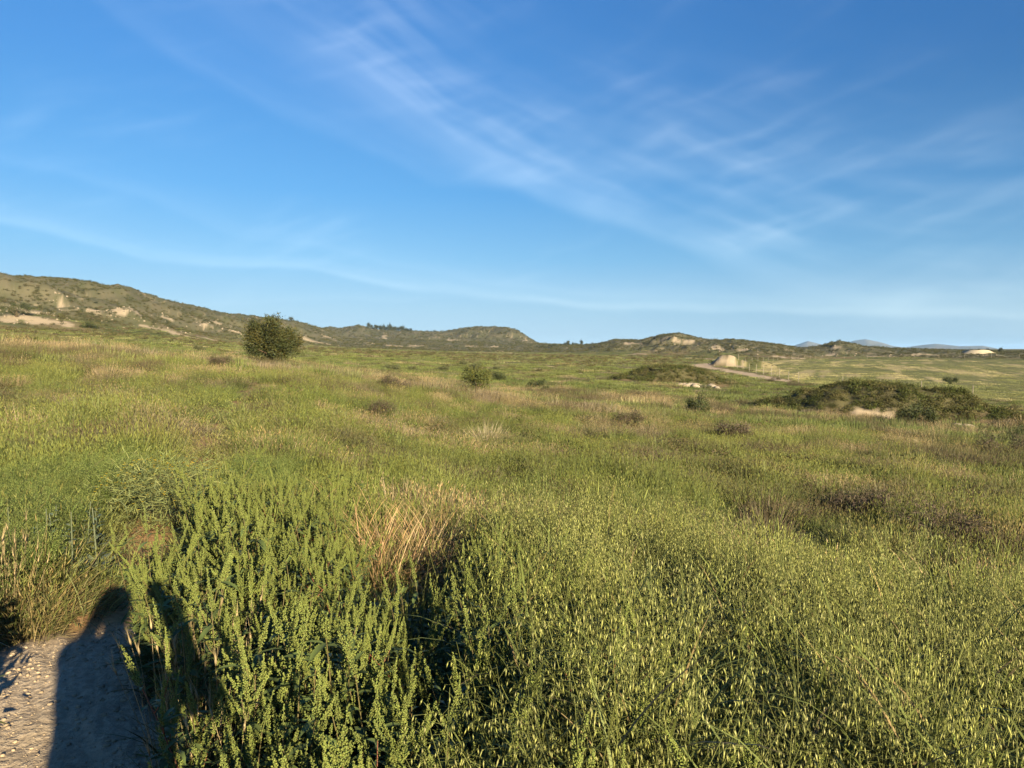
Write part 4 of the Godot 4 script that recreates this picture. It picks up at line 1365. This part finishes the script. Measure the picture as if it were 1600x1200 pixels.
# ---------------------------------------------------------------- sky
const SKY_STEPS := [0.0, 3.0, 7.0, 12.0, 20.0, 28.0, 45.0, 90.0]
const SKY_TONES := [Vector3(0.56, 0.78, 0.93), Vector3(0.48, 0.76, 0.96), Vector3(0.31, 0.67, 1.02), Vector3(0.20, 0.57, 1.06), Vector3(0.145, 0.475, 1.05), Vector3(0.12, 0.41, 1.0), Vector3(0.09, 0.32, 0.85), Vector3(0.06, 0.24, 0.7)]
# streaks of cirrus: [bearing, height] along the lower edge, then width above it (degrees), strength
const CIRRUS := [
	[[[-70, 40], [-40, 31], [-25, 25.5], [-12.2, 19.6], [-5.2, 15.3], [2.6, 11.7], [8.2, 9.9], [15.1, 7.2], [22.1, 4.6], [30.4, 2.4], [44, 0.6], [70, 0.3]], 5.5, 0.36],
	[[[-75, 12.0], [-35.8, 8.3], [-27, 6.7], [-16, 5.9], [-7.7, 4.8], [5.2, 3.5], [15, 2.9], [40, 2.0]], 0.9, 0.2],
	[[[-75, 16.0], [-35.8, 12.0], [-27, 10.4], [-20, 8.3], [-10, 6.6], [0, 5.0], [20, 3.4]], 1.2, 0.07],
	[[[-75, 34], [-38, 25.8], [-33.0, 24.4], [-28, 21.3], [-24, 19.6], [-14, 16.0], [-6, 13.0]], 2.2, 0.08],
	[[[-60, 5.0], [-20, 3.4], [-10, 4.0], [-4, 4.1], [8, 3.0], [30, 2.2]], 0.4, 0.06],
]

func build_sky(gain: float) -> PanoramaSkyMaterial:
	var w := 2048
	var hgt := 1024
	var px := PackedFloat32Array()
	px.resize(w * hgt * 3)
	var fib := FastNoiseLite.new()
	fib.seed = 5
	fib.frequency = 1.0
	fib.fractal_octaves = 4
	fib.fractal_gain = 0.55
	var blot := FastNoiseLite.new()
	blot.seed = 9
	blot.frequency = 1.0
	blot.fractal_octaves = 3
	var anti := Vector3(sin(deg_to_rad(SUN_BEARING)) * cos(deg_to_rad(SUN_HEIGHT)), -sin(deg_to_rad(SUN_HEIGHT)), -cos(deg_to_rad(SUN_BEARING)) * cos(deg_to_rad(SUN_HEIGHT)))
	var edges := []
	for band in CIRRUS:
		var row := PackedFloat32Array()
		row.resize(w)
		for q in w:
			var b := fposmod((q + 0.5) / w * 360.0 + 180.0, 360.0) - 180.0
			var t: Array = band[0]
			var k := 0
			while k < t.size() - 2 and t[k + 1][0] < b: k += 1
			var f := clampf((b - t[k][0]) / float(t[k + 1][0] - t[k][0]), 0.0, 1.0)
			row[q] = lerpf(t[k][1], t[k + 1][1], f)
		edges.append(row)
	for r in hgt:
		var el := 90.0 - (r + 0.5) / hgt * 180.0
		var e := maxf(el, 0.0)
		var k := 0
		while k < SKY_STEPS.size() - 2 and SKY_STEPS[k + 1] < e: k += 1
		var f: float = (e - SKY_STEPS[k]) / (SKY_STEPS[k + 1] - SKY_STEPS[k])
		var tone: Vector3 = (SKY_TONES[k] as Vector3).lerp(SKY_TONES[k + 1], f)
		var power := lerpf(0.6, 1.6, smoothstep(0.0, 20.0, e))
		var ce := cos(deg_to_rad(e))
		var se := sin(deg_to_rad(e))
		for q in w:
			var b := fposmod((q + 0.5) / w * 360.0 + 180.0, 360.0) - 180.0
			var a := deg_to_rad(b)
			var cg := sin(a) * ce * anti.x + se * anti.y - cos(a) * ce * anti.z
			var bend := 0.5 + 0.5 * cg * cg
			var c := Vector3(tone.x * pow(bend, power * 1.2), tone.y * pow(bend, power * 0.95), tone.z * pow(bend, power * 0.8))
			if el > 0.0 and el < 62.0:
				# fibres run gently upwards to the right
				var wb := b + 2.0 * blot.get_noise_2d(b * 0.05, e * 0.07)
				var we := e + 0.7 * blot.get_noise_2d(b * 0.05 + 70.0, e * 0.07)
				var u := wb * 0.955 + we * 0.296
				var v := -wb * 0.296 + we * 0.955
				var along := 0.5 + 0.5 * fib.get_noise_2d(wb * 0.06 + 11.0, (we - edges[0][q]) * 0.42)
				var fine := 0.5 + 0.5 * fib.get_noise_2d(u * 0.07, v * 0.55)
				var soft := 0.5 + 0.5 * blot.get_noise_2d(u * 0.05 + 31.0, v * 0.14)
				var streak := fine * fine * 1.5 + 0.12
				var dens := 0.0
				for m in CIRRUS.size():
					var lift: float = we - edges[m][q]
					var wide: float = CIRRUS[m][1]
					if m == 0: wide *= 0.75 + 0.8 * soft
					var feather := minf(wide, 2.0) * 0.3
					if m == 0: feather = lerpf(4.0, 0.6, smoothstep(-14.0, 3.0, b) * (1.0 - smoothstep(12.0, 26.0, b)))
					var x := smoothstep(-feather, feather, lift) * exp(-maxf(lift, 0.0) / wide)
					if x > 0.003:
						var tex := streak
						if m > 0: tex = 0.35 + 0.65 * (0.5 + 0.5 * fib.get_noise_2d(wb * 0.09 + m * 40.0, lift * 1.5 + m * 9.0))
						else: tex = lerpf(0.45 + 0.4 * along, 0.15 + 0.85 * along * along * 1.6 + 0.35 * (streak - 0.4), smoothstep(0.0, 2.5, lift)) * (0.25 + 1.0 * soft) * (0.45 + 0.55 * smoothstep(-24.0, -9.0, b))
						dens += x * float(CIRRUS[m][2]) * tex
				dens += 0.14 * maxf(fine * 1.2 - 0.55, 0.0) * smoothstep(0.42, 0.75, soft) * smoothstep(0.0, 6.0, e)
				dens *= smoothstep(0.0, 1.5, e) * (1.0 - smoothstep(45.0, 60.0, e))
				c = c + Vector3(0.95, 0.92, 0.72) * dens * (0.45 + 0.55 * (0.5 + 0.5 * cg * cg))
			var p := (r * w + q) * 3
			px[p] = c.x * gain
			px[p + 1] = c.y * gain
			px[p + 2] = c.z * gain
	var im := Image.create_from_data(w, hgt, false, Image.FORMAT_RGBF, px.to_byte_array())
	var m := PanoramaSkyMaterial.new()
	m.panorama = ImageTexture.create_from_image(im)
	return m

func build_light() -> void:
	var cam := Camera3D.new()
	cam.name = "camera"
	add_child(cam)
	cam.fov = 56.8
	cam.near = 0.05
	cam.far = 30000.0
	cam.position = Vector3(0, EYE, 0)
	cam.rotation_degrees.x = -2.836
	cam.current = true
	var e := Environment.new()
	e.background_mode = Environment.BG_SKY
	e.sky = Sky.new()
	e.sky.sky_material = build_sky(1.0 / EXPOSURE)
	e.tonemap_mode = Environment.TONE_MAPPER_LINEAR
	e.tonemap_exposure = EXPOSURE
	e.sdfgi_enabled = true
	e.ssao_enabled = true
	e.ssil_enabled = true
	e.fog_enabled = HAZE > 0.0
	e.fog_density = HAZE
	e.fog_light_color = Color(0.64, 0.8, 0.96)
	var w := WorldEnvironment.new()
	w.name = "world_environment"
	w.environment = e
	add_child(w)
	var sun := DirectionalLight3D.new()
	sun.name = "sun"
	sun.light_color = Color(1.0, 0.92, 0.78)
	sun.light_energy = 1.6
	sun.light_angular_distance = 0.5
	sun.shadow_enabled = true
	var a := deg_to_rad(SUN_BEARING)
	var t := deg_to_rad(SUN_HEIGHT)
	sun.basis = Basis.looking_at(Vector3(sin(a) * cos(t), -sin(t), -cos(a) * cos(t)))
	add_child(sun)

const EXPOSURE := 3.6
const HAZE := 0.00006

func setup() -> void:
	rng.seed = 20240517
	noise_big.seed = 3; noise_big.frequency = 0.03; noise_big.fractal_octaves = 3
	noise_mid.seed = 11; noise_mid.frequency = 0.12; noise_mid.fractal_octaves = 3
	noise_fine.seed = 17; noise_fine.frequency = 0.9; noise_fine.fractal_octaves = 3
	noise_gully.seed = 23; noise_gully.frequency = 0.012; noise_gully.fractal_octaves = 4
	noise_gully.fractal_type = FastNoiseLite.FRACTAL_RIDGED
	mat.soil = leafy("soil", 0.95, Color.BLACK, 0.2)
	var grain := FastNoiseLite.new()
	grain.seed = 31
	grain.frequency = 0.02
	grain.fractal_octaves = 5
	grain.fractal_gain = 0.65
	var ramp := Gradient.new()
	ramp.set_color(0, Color(0.72, 0.7, 0.68))
	ramp.set_color(1, Color(1, 1, 1))
	var tex := NoiseTexture2D.new()
	tex.width = 1024
	tex.height = 1024
	tex.seamless = true
	tex.noise = grain
	tex.color_ramp = ramp
	var bumps := NoiseTexture2D.new()
	bumps.width = 1024
	bumps.height = 1024
	bumps.seamless = true
	bumps.noise = grain
	bumps.as_normal_map = true
	bumps.bump_strength = 10.0
	mat.soil.albedo_texture = tex
	mat.soil.normal_enabled = true
	mat.soil.normal_texture = bumps
	mat.soil.normal_scale = 0.8
	mat.soil.uv1_triplanar = true
	mat.soil.uv1_world_triplanar = true
	mat.soil.uv1_scale = Vector3(0.9, 0.9, 0.9)
	mat.grass = leafy("grass", 0.6, Color(0.4, 0.4, 0.2), 0.3, 0.44)
	mat.bush = leafy("scrub", 0.8, Color.BLACK, 0.2, 0.54)
	mat.bush_own = leafy("foliage", 0.65, Color(0.2, 0.2, 0.08), 0.3, 0.5)
	mat.stalk = leafy("stalks", 0.6, Color(0.3, 0.3, 0.15), 0.3, 0.52)
	mat.seed = leafy("seed heads", 0.75, Color(0.25, 0.25, 0.08), 0.25, 0.5)
	mat.leaf = leafy("leaves", 0.45, Color(0.25, 0.3, 0.08), 0.4, 0.54)
	mat.bark = leafy("bark", 0.9, Color.BLACK, 0.2, 0.65)
	mat.rock = leafy("limestone", 0.95, Color.BLACK, 0.2, 0.52)
	mat.cloth = leafy("cloth", 0.9, Color.BLACK, 0.2)
	mat.soil.albedo_color = Color(0.7, 0.7, 0.7).linear_to_srgb()

func _ready() -> void:
	setup()
	build_light()
	build_ground()
	build_meadow()
	build_scrub()
	build_rocks()
	build_fences()
	build_far_trees()
	build_tree()
	build_shrubs()
	build_bank()
	build_people()
